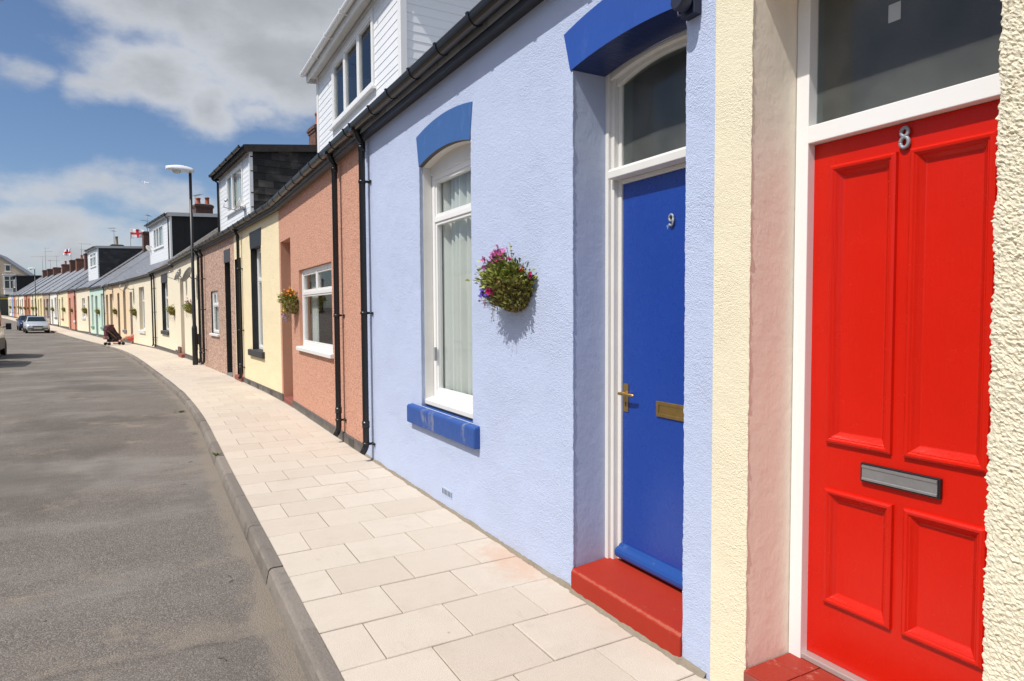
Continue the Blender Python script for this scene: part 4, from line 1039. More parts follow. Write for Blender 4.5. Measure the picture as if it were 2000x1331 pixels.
f = far_house(20, 'buff and cream house above the blue car', peach, peach_rev, [(121.2, 122.6, .9, 3.0)], [(124.0, 125.0, 2.9)], plinth=.2, pipes=(120.6,), geo=False, chim=(.7, .9, 7.6, 0, brick))
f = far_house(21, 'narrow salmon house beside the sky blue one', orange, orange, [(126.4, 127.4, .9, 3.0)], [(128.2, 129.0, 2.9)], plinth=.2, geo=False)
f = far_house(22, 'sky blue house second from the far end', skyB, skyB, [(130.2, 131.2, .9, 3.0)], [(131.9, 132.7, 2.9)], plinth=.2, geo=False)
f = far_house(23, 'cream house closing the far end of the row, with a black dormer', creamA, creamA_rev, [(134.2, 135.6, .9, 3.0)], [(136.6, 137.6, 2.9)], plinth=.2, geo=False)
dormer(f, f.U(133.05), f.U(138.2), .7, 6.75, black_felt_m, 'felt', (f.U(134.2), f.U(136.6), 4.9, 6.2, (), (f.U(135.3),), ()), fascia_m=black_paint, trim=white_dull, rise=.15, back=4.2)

# the row across the street (seen only in the window glass)
opp_lab = ['beige', 'cream', 'brick', 'grey', 'buff', 'white', 'tan', 'stone']
def opposite():
    ss = [13+9.0*k for k in range(10)]; mats = [creamA, tanB, whiteB, peach, creamA, brick, tanB, whiteB, creamA]
    names = ['cream', 'tan', 'off white', 'peach', 'second cream', 'red brick', 'second tan', 'second off white', 'third cream']
    for k in range(9):
        a = street(ss[k+1]-.02, 9.95); b = street(ss[k]+.02, 9.95)
        h = House(99, 'terraced_house', names[k]+' house in the row across the street', 'terraced houses across the street', pts=(a, b), z=gz((a[1]+b[1])/2))
        h_wall(h, [(1.2, 2.4, .9, 2.4, .2), (4.0, 4.9, -.05, 2.7, .3), (6.3, 7.5, .9, 2.4, .2)], mats[k]); h_roof(h, slate, False)
        window(h, 1.203, 2.397, .9, 2.397, dep=.1, transoms=(1.9,), mull=(1.8,)); window(h, 6.303, 7.497, .9, 2.397, dep=.1, transoms=(1.9,), mull=(6.9,))
        door_simple(h, 4.003, 4.897, .02, 2.69, -.2, doors[k % 4]); h_gutter(h, []); h_plinth(h, .15, segs=[(0, 4.0), (4.9, h.L)])
opposite()

# ---------------------------------------------------------------- hanging wall baskets
leaf_m = tone_mat('basket_leaves', (.15, .165, .035), .6, .6, tint=(.33, .36, .08), spec=.3)
moss_m = tone_mat('basket_moss', (.19, .125, .045), .7, .9, tint=(.31, .235, .085), spec=.1)
stem_m = plain('dry_stems', (.20, .17, .10), .8, var=.3)
def petal_mat(n, c): return plain(n, c, .6, var=.25, vs=60, spec=.3)
PINK = petal_mat('pink_petals', (.55, .16, .40)); MAG = petal_mat('magenta_petals', (.52, .02, .16)); PUR = petal_mat('violet_petals', (.12, .06, .42))
WHT = petal_mat('white_petals', (.62, .58, .55)); ORG = petal_mat('orange_petals', (.72, .24, .035)); YEL = petal_mat('yellow_petals', (.75, .48, .06)); REDP = petal_mat('red_petals', (.6, .03, .03)); LIL = petal_mat('lilac_petals', (.42, .30, .45))
def leaf(mb, p, d, up, l, w, m=0, t=.5):
    p = Vector(p); d = Vector(d).normalized(); s = d.cross(Vector(up)); s = s.normalized() if s.length > 1e-4 else d.orthogonal().normalized()
    n = s.cross(d)
    a = p; b = p+d*l*.45+s*w/2+n*l*.06; c = p+d*l-n*l*.12; e = p+d*l*.45-s*w/2+n*l*.06
    mid = p+d*l*.5-n*l*.02
    i = [mb.v(q) for q in (a, b, c, e, mid)]
    mb.f((i[0], i[1], i[4]), m, t); mb.f((i[1], i[2], i[4]), m, t); mb.f((i[2], i[3], i[4]), m, t); mb.f((i[3], i[0], i[4]), m, t)
def rdir(rng): 
    while True:
        v = Vector((rng.uniform(-1, 1), rng.uniform(-1, 1), rng.uniform(-1, 1)))
        if .1 < v.length < 1: return v.normalized()
def flower(mb, p, size, rng, n=5, m=0):
    ax = (rdir(rng)+Vector((0, .9, .3))).normalized(); o = ax.orthogonal().normalized(); q = ax.cross(o)
    for k in range(n):
        a = 2*math.pi*k/n+rng.random(); d = o*math.cos(a)+q*math.sin(a)+ax*.35
        leaf(mb, p, d, ax, size, size*.8, m, rng.random())
def basket(name, seed, rad, nleaf, nmoss, blooms, label, trail=12, leafl=.03, hang=.2, droop=.0, quick=False, lowfrac=.30):
    """half-round wall basket: wire and moss bowl, leaves, blooms, trailing stems. local: x along wall, y out, z up, origin at rim on the wall"""
    rng = random.Random(seed); root = empty(name, (0, 0, 0)); root['label'] = label; root['category'] = 'flower basket'
    mb = MB(); n, k = 22, 12; G = []
    for j in range(k+1):
        ph = math.pi/2*j/k; row = []
        for i in range(n+1):
            th = math.pi*i/n; r = rad*math.cos(ph)**.8 if j < k else 0
            q = Vector((r*math.cos(th), r*math.sin(th)+.004, -rad*1.02*math.sin(ph)))
            q *= 1+.10*noise.noise(q*28+Vector((seed, 0, 0)))
            q.y = max(q.y, .004); row.append(mb.v(q))
        G.append(row)
    for a, b in zip(G, G[1:]):
        for i in range(n): mb.f((a[i], a[i+1], b[i+1], b[i]), 0, rng.random(), True)
    c = mb.v((0, rad*.4, .01))
    for i in range(n): mb.f((G[0][i], G[0][i+1], c), 0, .2)
    for i in range(nmoss):
        th = math.pi*rng.random(); ph = math.pi/2*rng.random()**.8; e = Vector((math.cos(ph)**.8*math.cos(th), math.cos(ph)**.8*math.sin(th), -1.02*math.sin(ph)))
        leaf(mb, e*rad*.97, e+rdir(rng)*1.1+Vector((0, 0, -.4)), rdir(rng), rng.uniform(.015, .045)*rad/.19, .006*rad/.19+.002, 0, rng.random())
    mb.build('moss_bowl', [moss_m], root)
    w = MB()
    w.tube([(rad*1.04*math.cos(math.pi*i/20), rad*1.04*math.sin(math.pi*i/20)+.004, .004) for i in range(21)], .0035, 6)
    w.tube([(0, .004, .12), (0, .004, -.05)], .005, 6)
    if not quick:
        for i in (4, 7, 10, 13, 16):
            th = math.pi*i/20; w.tube([(1.04*rad*math.cos(ph)*math.cos(th), 1.04*rad*math.cos(ph)*math.sin(th)+.004, -1.06*rad*math.sin(ph)) for ph in [math.pi/2*q/8 for q in range(9)]], .0025, 5)
    w.build('wire_frame', [black_pl], root)
    lf = MB()
    for i in range(nleaf):
        x = max(-1.15*rad, min(1.15*rad, rng.gauss(0, rad*.55))); y = min(1.25*rad, abs(rng.gauss(rad*.45, rad*.35)))+.01; z = abs(rng.gauss(0, rad*.28))-.2*rad*abs(x)/rad
        if rng.random() < lowfrac:
            th = math.pi*rng.random(); ph = rng.random()*1.1; e = Vector((math.cos(ph)*math.cos(th), math.cos(ph)*math.sin(th), -math.sin(ph)))*rad*rng.uniform(.98, 1.22); x, y, z = e
        d = Vector((x*1.2, y*.8+.02, .10*rad/.19))+rdir(rng)*.09*rad/.19
        leaf(lf, (x, max(.012, y), z), d, rdir(rng)+Vector((0, 0, 1)), leafl*rng.uniform(.6, 1.3), leafl*rng.uniform(.35, .6), 0, rng.random())
    lf.build('foliage', [leaf_m], root)
    sm = MB()
    for (mat, n_, cx, cy, cz, sp, size, nm) in blooms:
        fb = MB()
        for i in range(n_):
            p = Vector((cx+rng.gauss(0, sp), max(.02, cy+rng.gauss(0, sp*.6)), cz+rng.gauss(0, sp*.6)))
            flower(fb, p, size*rng.uniform(.7, 1.2), rng)
            b = Vector((p.x*.6, p.y*.7, min(p.z*.3, p.z-.02)))
            sm.tube([b, (b+p)/2+Vector((0, 0, .01)), p], .0014, 4, caps=False)
        fb.build(nm, [mat], root)
    for i in range(trail):
        x = rng.uniform(-1, 1)*rad*1.0; y = rng.uniform(.3, 1)*rad*.9; p = Vector((x, y, -.3*rad)); pts = [p.copy()]; L = rng.uniform(.4, 1)*hang+rad*.7; d = Vector((x*.4, .15, -.3))
        for q in range(7):
            d = d+Vector((rng.uniform(-.35, .35), rng.uniform(-.2, .12), -.22-droop)); d.normalize(); p = p+d*L/7; p.y = max(.012, p.y); pts.append(p.copy())
            leaf(sm, p, rdir(rng), rdir(rng), .014, .007, 0)
            leaf(sm, p, rdir(rng), rdir(rng), .010, .006, 0)
        sm.tube(pts, .0011, 4, caps=False)
    sm.build('stems', [stem_m], root)
    return root
def upright(root, pts, seed):
    rng = random.Random(seed); mb = MB(); mb.tube(pts, .0022, 5)
    for a, b in zip(pts, pts[1:]):
        for k in range(3):
            p = Vector(a).lerp(Vector(b), k/3+.1); s = 1 if k % 2 else -1
            leaf(mb, p, (s*.9, .3, .35), (0, 0, 1), .035, .02, 0, .8)
    leaf(mb, pts[-1], (.4, .2, 1), (0, 1, 0), .03, .018, 0, .9); mb.build('tall_shoot', [leaf_m], root)
def place(o, h, Y, z, lift=.0, out=0.0):
    u = h.U(Y); p = h.world(u, out, 0); o.location = (p[0], p[1], h.z+z); o.rotation_euler = (0, 0, h.rot)
GB = 'wall flower baskets along the terrace'
# the near one: x>0 is away from the viewer
b = basket('flower_basket', 3, .185, 1500, 5200, [
    (PINK, 60, .07, .11, .14, .046, .023, 'pink_flowers'), (PINK, 40, .16, .13, .09, .036, .022, 'pink_flowers'), (PUR, 16, .05, .14, .13, .03, .017, 'violet_flowers'), (MAG, 18, .0, .12, .125, .028, .019, 'magenta_flowers'),
    (MAG, 22, .0, .20, -.085, .020, .022, 'magenta_flowers'), (MAG, 6, -.22, .04, .01, .014, .018, 'magenta_flowers'), (REDP, 7, -.16, .06, .04, .014, .02, 'red_flowers'),
    (PUR, 18, .11, .19, -.10, .026, .018, 'violet_flowers'), (WHT, 14, .19, .15, -.02, .03, .014, 'white_flowers'), (LIL, 30, .20, .12, -.14, .04, .010, 'lilac_flowers')],
    'mossy wall basket with pink and purple flowers beside the blue house window', trail=7, leafl=.040, hang=.12, lowfrac=.34)
upright(b, [(-.07, .08, .03), (-.075, .085, .10), (-.07, .09, .16), (-.065, .09, .20)], 4)
place(b, H9, 3.68, 1.825); b['group'] = GB
b = basket('flower_basket', 11, .20, 700, 300, [(ORG, 46, -.02, .12, .12, .06, .03, 'orange_flowers'), (YEL, 26, -.06, .10, .14, .035, .026, 'yellow_flowers'), (YEL, 16, .06, .17, -.14, .035, .028, 'yellow_flowers'), (LIL, 26, .16, .16, -.27, .05, .018, 'lilac_flowers')],
    'wall basket of orange and yellow flowers between the terracotta doorway and window', trail=22, leafl=.045, hang=.2)
place(b, H10, 10.98, 1.80); b['group'] = GB
b = basket('flower_basket', 12, .21, 420, 160, [(PINK, 40, .02, .12, .16, .09, .03, 'pink_flowers'), (LIL, 18, .22, .15, -.1, .05, .025, 'lilac_flowers')], 'wall basket with pink flowers on top, left of the nearest lamp post', trail=10, leafl=.06, quick=True)
place(b, ALLH[5], 23.9, 1.80); b['group'] = GB
proto = basket('flower_basket', 13, .22, 380, 120, [(REDP, 8, 0, .15, .05, .08, .03, 'red_flowers'), (YEL, 14, .03, .14, .06, .08, .03, 'yellow_flowers')], 'wall basket of mixed greenery right of the black framed window on the cream house', trail=14, leafl=.06, quick=True, hang=.3)
place(proto, ALLH[6], 28.9, 1.80); proto['group'] = GB
proto2 = basket('flower_basket', 14, .23, 300, 120, [(MAG, 14, 0, .15, .04, .08, .035, 'magenta_flowers')], 'green wall basket beside the doorway with the sitting person', trail=10, leafl=.075, quick=True)
place(proto2, ALLH[7], 40.7, 1.80); proto2['group'] = GB
for k, (i, Y, z, lab) in enumerate([
        (9, 47.35, 1.86, 'wall basket on the peach house above the pushchair'), (10, 54.2, 1.86, 'wall basket on the mint green house'),
        (11, 60.0, 1.86, 'wall basket on the cream house just beyond the mint green one'), (12, 68.2, 1.84, 'wall basket on the pink house'),
        (13, 74.2, 1.84, 'wall basket on the lemon house with the red sill'), (14, 84.5, 1.84, 'wall basket on the off white house above the silver car'),
        (15, 89.6, 1.82, 'wall basket on the tan house'), (17, 99.0, 1.80, 'wall basket just right of the second lamp post'), (17, 102.2, 1.80, 'wall basket just left of the second lamp post'),
        (18, 108.4, 1.75, 'wall basket right of the drainpipe on the salmon house above the cars'), (18, 111.6, 1.75, 'wall basket left of the drainpipe on the salmon house above the cars'),
        (19, 117.0, 1.75, 'wall basket on the small off white house'), (20, 120.6, 1.75, 'wall basket on the buff house beside its drainpipe'),
        (21, 126.2, 1.72, 'wall basket on the narrow salmon house'), (23, 133.4, 1.66, 'farthest wall basket, on the cream end house')]):
    c = copy_tree(proto if k % 2 else proto2); place(c, ALLH[i], Y, z); c['label'] = lab; c['group'] = GB
    c.scale = (1.0+.12*((k*7) % 3-1),)*3

# ---------------------------------------------------------------- street lamps
lamp_shell = plain('lamp_housing', (.80, .80, .80), .4, var=.05)
lamp_bowl = plain('lamp_bowl', (.55, .55, .50), .15, var=.03)
def lamp(loc, rot, Hh, label, hl=.66):
    e = empty('street_lamp', loc, rot, label=label, cat='street lamp', group='black street lamps')
    p = MB(); p.lathe([(.078, -.2), (.078, 1.12), (.070, 1.17), (.052, 1.22), (.050, 2.6), (.044, 2.62), (.042, Hh)], 18); p.build('post', [black_paint], e)
    d = MB(); d.box(-.03, .03, -.082, -.076, .45, .95); d.build('access_door', [black_paint], e, bevel=.003)
    m = MB(); n = 14; R_ = []
    for i in range(13):
        t = i/12; y = -.10+(hl+.10)*t
        hw = .075+.075*math.sin(math.pi*min(1, t*.95))**.7 if t < 1 else .03
        top = .06+.085*math.sin(math.pi*min(1, .12+t*.85)); cz = Hh+.05+.02*t
        ring = []
        for k in range(n+1):
            a = math.pi*k/n; ring.append(m.v((hw*math.cos(a), y, cz+top*math.sin(a)+(-.03 if k in (0, n) else 0))))
        R_.append(ring)
    for a, b in zip(R_, R_[1:]):
        for k in range(n): m.f((a[k], a[k+1], b[k+1], b[k]), 0, .5, True)
        m.f((a[0], b[0], b[n], a[n]), 0)
    m.f(R_[0]); m.f(R_[-1][::-1]); m.build('lamp_head', [lamp_shell], e)
    bw = MB(); bw.lathe([(.02, -.085), (.075, -.07), (.115, -.035), (.125, .0), (.12, .03)], 16, (0, hl*.55, Hh+.02)); o = bw.build('lamp_bowl', [lamp_bowl], e)
    c = MB(); c.lathe([(.035, 0), (.035, .05), (.025, .065), (.01, .07)], 12, (0, .16, Hh+.145)); c.build('light_sensor', [gloss_paint('blue_sensor', (.02, .05, .2), .3)], e)
    return e
lamp((1.12, 22.15, gz(22)), ALLH[4].rot+.03, 5.83, 'tall black street lamp standing nearest, in front of the cream house')
lamp((-12.43, 98, gz(98)), ALLH[16].rot, 6.55, 'second black street lamp beyond the silver car')
lamp((-22.35, 137.6, gz(137.6)), ALLH[23].rot, 6.1, 'farthest street lamp, by the corner shop at the street end')

# ---------------------------------------------------------------- satellite dishes, aerials, flags, birds
dish_m = plain('dish_grey', (.26, .27, .29), .5, var=.08)
def dish(h, Y, z, o=.30, r=.30, face=200, label='', off=0.0, mat=None):
    u = h.U(Y); p = h.world(u, off, 0)
    e = empty('satellite_dish', (p[0], p[1], h.z+z), h.rot, label=label, cat='satellite dish', group='satellite dishes')
    b = MB(); b.box(-.06, .06, 0, .02, -.16, -.04); b.tube([(0, .01, -.10), (0, o*.7, -.10), (0, o, -.02)], .018, 8); b.build('wall_bracket', [steel], e)
    q = Matrix.Translation((0, o, 0)) @ Matrix.Rotation(R(face), 4, 'Z') @ Matrix.Rotation(R(-25), 4, 'Y')
    d = MB(); prof = [(0.001, 0), (r*.4, .012), (r*.75, .045), (r, .085), (r+.008, .082), (r*.75, .036), (r*.4, .003), (.001, -.008)]
    d.lathe(prof, 22, axis='X'); d.V = [tuple(q @ Vector((v[0], v[1]*.92, v[2]))) for v in d.V]; d.build('reflector', [mat or dish_m], e)
    a = MB(); a.tube([q @ Vector((0, 0, -r*.9)), q @ Vector((.32, 0, -.22)), q @ Vector((.36, 0, -.06))], .010, 6); a.tube([q @ Vector((.36, 0, -.08)), q @ Vector((.30, 0, .0))], .028, 8); a.build('receiver_arm', [steel], e)
dish(ALLH[5], 22.75, 2.78, .22, .25, 62, 'grey satellite dish between the nearest lamp post and the black drainpipes')
dish(ALLH[5], 25.2, 2.90, .20, .22, 70, 'grey satellite dish over the doorway left of the nearest lamp post')
dish(ALLH[7], 41.3, 3.10, .30, .30, 75, 'large grey satellite dish on the cream house above the sitting person')
dish(ALLH[9], 48.6, 3.32, .26, .27, 75, 'grey satellite dish under the gutter of the peach house')
dish(ALLH[4], 17.75, 4.30, .12, .17, 80, 'small white satellite dish on the slate sided dormer', off=-.44, mat=white_dull)
dish(ALLH[7], 42.5, 5.35, .14, .18, 205, 'small satellite dish at the far edge of the white dormer with the black side', off=-1.09, mat=white_dull)
ab = MB(); ab.box(-.13, .13, 0, .09, -.13, .13); ab.build; 
o = ab.build('alarm_box', [plain('alarm_grey', (.42, .43, .44), .5)], bevel=.02); pw = ALLH[5].world(ALLH[5].U(27.3), 0, 0); o.location = (pw[0], pw[1], ALLH[5].z+2.98); o.rotation_euler = (0, 0, ALLH[5].rot)
tag(o, 'grey alarm box on the cream wall left of the doorway by the lamp post', 'alarm box')
aer_m = plain('aerial_alloy', (.22, .22, .23), .5, .5)
def aerial(x, y, z0, z1, label, booms=((0, 1.1, 0, 8),), yaw=0.0):
    e = empty('tv_aerial', (x, y, z0), yaw, label=label, cat='TV aerial', group='TV aerials on the chimneys')
    m = MB(); m.tube([(0, 0, -.6), (0, 0, z1-z0)], .022, 8); m.box(-.05, .05, -.03, .03, -.25, -.19); m.build('mast', [aer_m], e)
    for dz, L, a, n in booms:
        b = MB(); zz = z1-z0-.06-dz; c, s_ = math.cos(a), math.sin(a)
        b.tube([(-.18*L*c, -.18*L*s_, zz), (.82*L*c, .82*L*s_, zz)], .013, 6)
        for k in range(n):
            t = -.16*L+.95*L*k/max(1, n-1); w = .20-.008*k
            b.tube([(t*c+w*s_, t*s_-w*c, zz), (t*c-w*s_, t*s_+w*c, zz)], .006, 5)
        b.build('aerial_array', [aer_m], e)
def ridge_pt(i, u=None):
    h = ALLH[i]; return h.warp((h.L if u is None else u, RIDGE_O, 0)), h
def aer_at(i, z0, z1, label, booms, yaw, u=None, do=0.0):
    q, h = ridge_pt(i, u); p = h.world(q[0], q[1]+do, 0); aerial(p[0], p[1], h.z+z0, h.z+z1, label, booms, yaw)
aer_at(7, 8.2, 8.75, 'small TV aerial beside the twin red chimney pots above the black sided dormer', ((0, .9, 0, 7),), -1.2, do=.4)
aer_at(2, 8.0, 8.9, 'TV aerial showing over the roof of the slate sided dormer', ((0, 1.0, 0, 7),), .3)
aer_at(10, 7.9, 9.5, 'TV aerial with a tall pole on the chimney right behind the red flag', ((.05, .8, 0, 6), (.5, .6, 2.5, 4)), 1.2)
aer_at(12, 7.9, 9.6, 'TV aerial just above the left end of the grey sided dormer', ((0, .8, 0, 6), (.3, .7, 2.2, 5)), 2.3, do=.2)
aer_at(15, 7.8, 9.7, 'TV aerial right of the round flag above the brick chimneys', ((0, 1.3, 0, 7), (.7, 1.0, 0, 5)), .2)
aer_at(18, 7.6, 9.3, 'TV aerial with a long boom above the middle brick chimneys', ((0, 1.6, 0, 8),), 3.2)
aer_at(20, 7.6, 11.2, 'very tall thin TV aerial pole above the far chimneys', ((.0, .7, 0, 5), (.5, 1.2, 0, 6)), .4)
aer_at(21, 7.6, 10.0, 'TV aerial with a boom pointing left beyond the tallest pole', ((0, 1.9, 0, 8),), 3.1)
aer_at(19, 7.6, 9.0, 'wide T shaped TV aerial right of the tallest pole', ((0, 1.6, 0, 9), (.02, 1.0, 1.5, 3)), .5)
flag_w = plain('flag_white_cloth', (.78, .77, .77), .8, var=.03); flag_r = plain('flag_red_cloth', (.62, .02, .035), .8, var=.05)
def flag(x, y, z, w, hh, pole, label, yaw, amp=.10, droop=.0):
    e = empty('flag', (x, y, z), yaw, label=label, cat='flag', group='red cross flags')
    p = MB(); p.tube([(0, 0, -pole), (0, 0, hh+.08)], .018, 8); p.build('flag_pole', [aer_m], e)
    c = MB(); nx, nz = 36, 24; I = []
    def P(i, j):
        a = i/nx; b = j/nz
        yy = amp*a*math.sin(a*9+b*1.4)+.03*math.sin(a*17+b*5); xx = w*a*(.93+.05*math.sin(b*6)); zz = hh*b*(1-.32*a)+hh*.16*a-droop*a*a+.05*a*math.sin(a*8+b*3)
        return (.018+xx, yy, zz)
    for j in range(nz+1): I.append([c.v(P(i, j)) for i in range(nx+1)])
    for j in range(nz):
        for i in range(nx):
            u, v = (i+.5)/nx, (j+.5)/nz; red = abs(v-.5) < .13 or abs(u-.5) < .09
            c.f((I[j][i], I[j][i+1], I[j+1][i+1], I[j+1][i]), 1 if red else 0, .5, True)
    o = c.build('flag_cloth', [flag_w, flag_r], e); md = o.modifiers.new('thick', 'SOLIDIFY'); md.thickness = .004
q, hh_ = ridge_pt(11, 6.6); p = hh_.world(q[0], q[1], 0)
flag(p[0], p[1], hh_.z+8.05, 1.25, .85, 1.6, 'white flag with a red cross blowing over the grey sided dormer', -.35, .16, .0)
q, hh_ = ridge_pt(17, 2.5); p = hh_.world(q[0], q[1], 0)
flag(p[0], p[1], hh_.z+8.55, .95, .95, 2.3, 'rounded white flag with a red cross high over the far brick chimneys', 2.75, .10, .1)
def bird(name, loc, span, label, cat, mat, mat2, yaw, bank):
    e = MB(); n = 10
    prof = [(.004, -.26), (.035, -.2), (.06, -.08), (.065, .05), (.045, .16), (.04, .2), (.03, .245), (.006, .29)]
    e.lathe([(r*span, y*span) for r, y in prof], n, axis='Y')
    for s in (-1, 1):
        W = [(0, .09), (.22, .10), (.36, .04), (.52, -.05), (.34, -.08), (.2, -.08), (0, -.07)]; zz = [.02, .10, .11, .06, .10, .09, .02]
        top = [e.v((s*(.02+a)*span, b*span, c*span)) for (a, b), c in zip(W, zz)]; bot = [e.v((s*(.02+a)*span, b*span, (c-.012)*span)) for (a, b), c in zip(W, zz)]
        e.f(top, 1); e.f(bot[::-1], 1)
        for k in range(7): e.f((top[k], top[(k+1) % 7], bot[(k+1) % 7], bot[k]), 1)
    e.face([(-.05*span, -.36*span, 0), (.05*span, -.36*span, 0), (.025*span, -.2*span, .01*span), (-.025*span, -.2*span, .01*span)], 1)
    o = e.build(name, [mat, mat2]); o.location = loc; o.rotation_euler = (R(8), R(bank), R(yaw)); tag(o, label, cat)
gw = plain('gull_white', (.7, .7, .7), .7); gg = plain('gull_grey_wing', (.6, .62, .64), .7); pb = plain('dark_feathers', (.06, .065, .075), .7)
bird('seagull', (-.36, 93.6, 17.75), 1.15, 'white gull gliding in the sky left of the nearest lamp post', 'gull', gw, gg, 12, 10)
bpy.data.objects['seagull'].rotation_euler = (R(42), R(8), R(12))
bird('dark_bird', (-6.42, 41.77, 17.22), .70, 'dark bird flying at the very top left corner of the sky', 'bird', pb, pb, 40, -28)

# ---------------------------------------------------------------- vehicles
def carpaint(name, c, metal=.35, rough=.28):
    if name in MATS: return MATS[name]
    m, nt, b = new_mat(name); co = objco(nt)
    lk(nt, mixc(nt, noise_n(nt, co, 3, 4), tuple(x*.9 for x in c), c), b.inputs['Base Color']); b.inputs['Metallic'].default_value = metal; b.inputs['Roughness'].default_value = rough
    b.inputs['Coat Weight'].default_value = .6; b.inputs['Coat Roughness'].default_value = .06; MATS[name] = m; return m
carglass = plain('tinted_car_glass', (.02, .028, .028), .06, var=.1, spec=.8)
headl = plain('headlamp_glass', (.62, .64, .66), .12, .3, spec=.8); taill = plain('red_lamp_lens', (.42, .01, .012), .2, spec=.8); bump_m = plain('grey_bumper', (.05, .05, .052), .55)
plate_m = plain('number_plate', (.6, .6, .58), .5); cloth_in = plain('seat_cloth', (.09, .09, .10), .9)
def loft(mb, st, m=0):
    """st: (x, [(halfwidth, z)...]) from the bottom up; mirrored about y=0"""
    rings = []
    for x, pr in st:
        ring = [mb.v((x, -w, z)) for w, z in pr]+[mb.v((x, w, z)) for w, z in pr[::-1]]; rings.append(ring)
    n = len(rings[0])
    for a, b in zip(rings, rings[1:]):
        for k in range(n): mb.f((a[k], a[(k+1) % n], b[(k+1) % n], b[k]), m, .5, True)
    mb.f(rings[0][::-1], m); mb.f(rings[-1], m)
def quad_panel(mb, pts, th, n, m=0):
    n = Vector(n)*th; a = [mb.v(p) for p in pts]; b = [mb.v(Vector(p)+n) for p in pts]; mb.f(b, m); mb.f(a[::-1], m)
    for k in range(4): mb.f((a[k], a[(k+1) % 4], b[(k+1) % 4], b[k]), m)
def wheel(par, x, y, r=.29, w=.18):
    t = MB(); t.lathe([(r*.62, -w/2), (r*.93, -w/2), (r, -w*.3), (r, w*.3), (r*.93, w/2), (r*.62, w/2)], 24, (x, y, r), 'Y'); o = t.build('wheel', [rubber], par)
    k = MB(); s = 1 if y > 0 else -1
    k.lathe([(r*.64, -w*.38), (r*.62, w*.3), (r*.5, w*.36), (r*.2, w*.30), (r*.12, w*.4), (.01, w*.4)] if s > 0 else [(r*.64, w*.38), (r*.62, -w*.3), (r*.5, -w*.36), (r*.2, -w*.30), (r*.12, -w*.4), (.01, -w*.4)], 20, (x, y, r), 'Y'); k.build('rim', [steel], o)
def hatchback(loc, rz, paint, label, lower=None):
    e = empty('hatchback_car', loc, rz, label=label, cat='car', group='parked hatchback cars')
    L = 3.7; b = MB()
    def S(x, wb, zb, wm, zm, ws, zs, wt, zt): return (x, [(wb, zb), (wm, zm), (ws, zs), (wt, zt)])
    loft(b, [S(0, .60, .30, .66, .40, .64, .58, .56, .62), S(.06, .68, .24, .76, .42, .72, .64, .62, .70), S(.3, .72, .20, .80, .45, .77, .72, .66, .79), S(.95, .74, .19, .82, .48, .80, .84, .70, .92),
             S(1.0, .74, .19, .82, .48, .80, .86, .69, .95), S(1.62, .74, .19, .82, .5, .80, .90, .54, 1.36), S(2.1, .74, .19, .82, .5, .80, .90, .56, 1.40), S(2.9, .74, .2, .82, .5, .80, .92, .54, 1.36), S(3.45, .72, .24, .81, .52, .78, .92, .62, 1.00), S(3.64, .70, .28, .78, .5, .76, .86, .66, .90), S(3.7, .62, .34, .70, .48, .68, .8, .6, .84)])
    body = b.build('body', [paint], e)
    g = MB(); quad_panel(g, [(1.04, -.66, .965), (1.04, .66, .965), (1.575, .52, 1.34), (1.575, -.52, 1.34)], .012, (-.57, 0, .82)); g.build('windscreen', [carglass], e)
    g = MB(); quad_panel(g, [(3.40, .58, 1.03), (3.40, -.58, 1.03), (2.96, -.50, 1.33), (2.96, .50, 1.33)], .012, (.57, 0, .82)); g.build('rear_window', [carglass], e)
    for s in (-1, 1):
        g = MB()
        for x0, x1, x2, x3 in ((1.28, 2.12, 2.10, 1.66), (2.18, 2.98, 2.86, 2.18)):
            P = [(x0, s*.782, .945), (x1, s*.782, .945), (x2, s*.585, 1.325), (x3, s*.585, 1.325)]; quad_panel(g, P if s < 0 else P[::-1], .012, (0, s*.88, .46))
        g.build('side_window', [carglass], e)
        m = MB(); m.tube([(1.22, s*.80, .95), (1.20, s*.86, .98)], .02, 6); m.box(1.14, 1.24, s*.86 if s > 0 else -.98, .98 if s > 0 else -.86, .93, 1.05); m.build('wing_mirror', [paint], e, bevel=.02)
        h = MB(); P = [(-.005, s*.38, .50), (.05, s*.64, .50), (.085, s*.64, .635), (.03, s*.38, .615)]; quad_panel(h, P if s < 0 else P[::-1], .03, (-1, 0, .2)); h.build('headlight', [headl], e)
        t = MB(); P = [(3.71, s*.50, .62), (3.66, s*.73, .62), (3.64, s*.72, .80), (3.69, s*.50, .80)]; quad_panel(t, P[::-1] if s < 0 else P, .02, (1, 0, 0)); t.build('tail_light', [taill], e)
        for x in (.62, 2.95):
            a = MB(); a.lathe([(.335, 0), (.335, s*.06)], 20, (x, s*.768, .29), 'Y'); a.build('wheel_arch', [black_pl], e)
            wheel(e, x, s*.735)
    f = MB(); f.box(-.05, .16, -.70, .70, .34, .475); f.build('bumper', [lower or bump_m], e, bevel=.03)
    f = MB(); f.box(-.02, .05, -.36, .36, .515, .585); 
    for k in range(3): f.box(-.028, -.02, -.34, .34, .528+k*.018, .536+k*.018, 1)
    f.build('grille', [black_pl, bump_m], e)
    f = MB(); f.box(-.035, .1, -.45, .45, .22, .32); f.build('lower_grille', [black_pl], e, bevel=.01)
    f = MB(); f.box(-.058, -.05, -.26, .26, .355, .46); f.build('number_plate', [plate_m], e)
    w = MB(); w.tube([(1.03, -.35, .985), (1.10, .05, 1.025), (1.14, .2, 1.055)], .006, 5); w.build('wiper', [black_pl], e)
    for s in (-1, 1):
        q = MB(); q.box(1.95, 2.1, s*.38-.2, s*.38+.2, .5, 1.08); q.box(1.98, 2.06, s*.38-.1, s*.38+.1, 1.08, 1.25); q.build('seat', [cloth_in], e, bevel=.04)
    return e
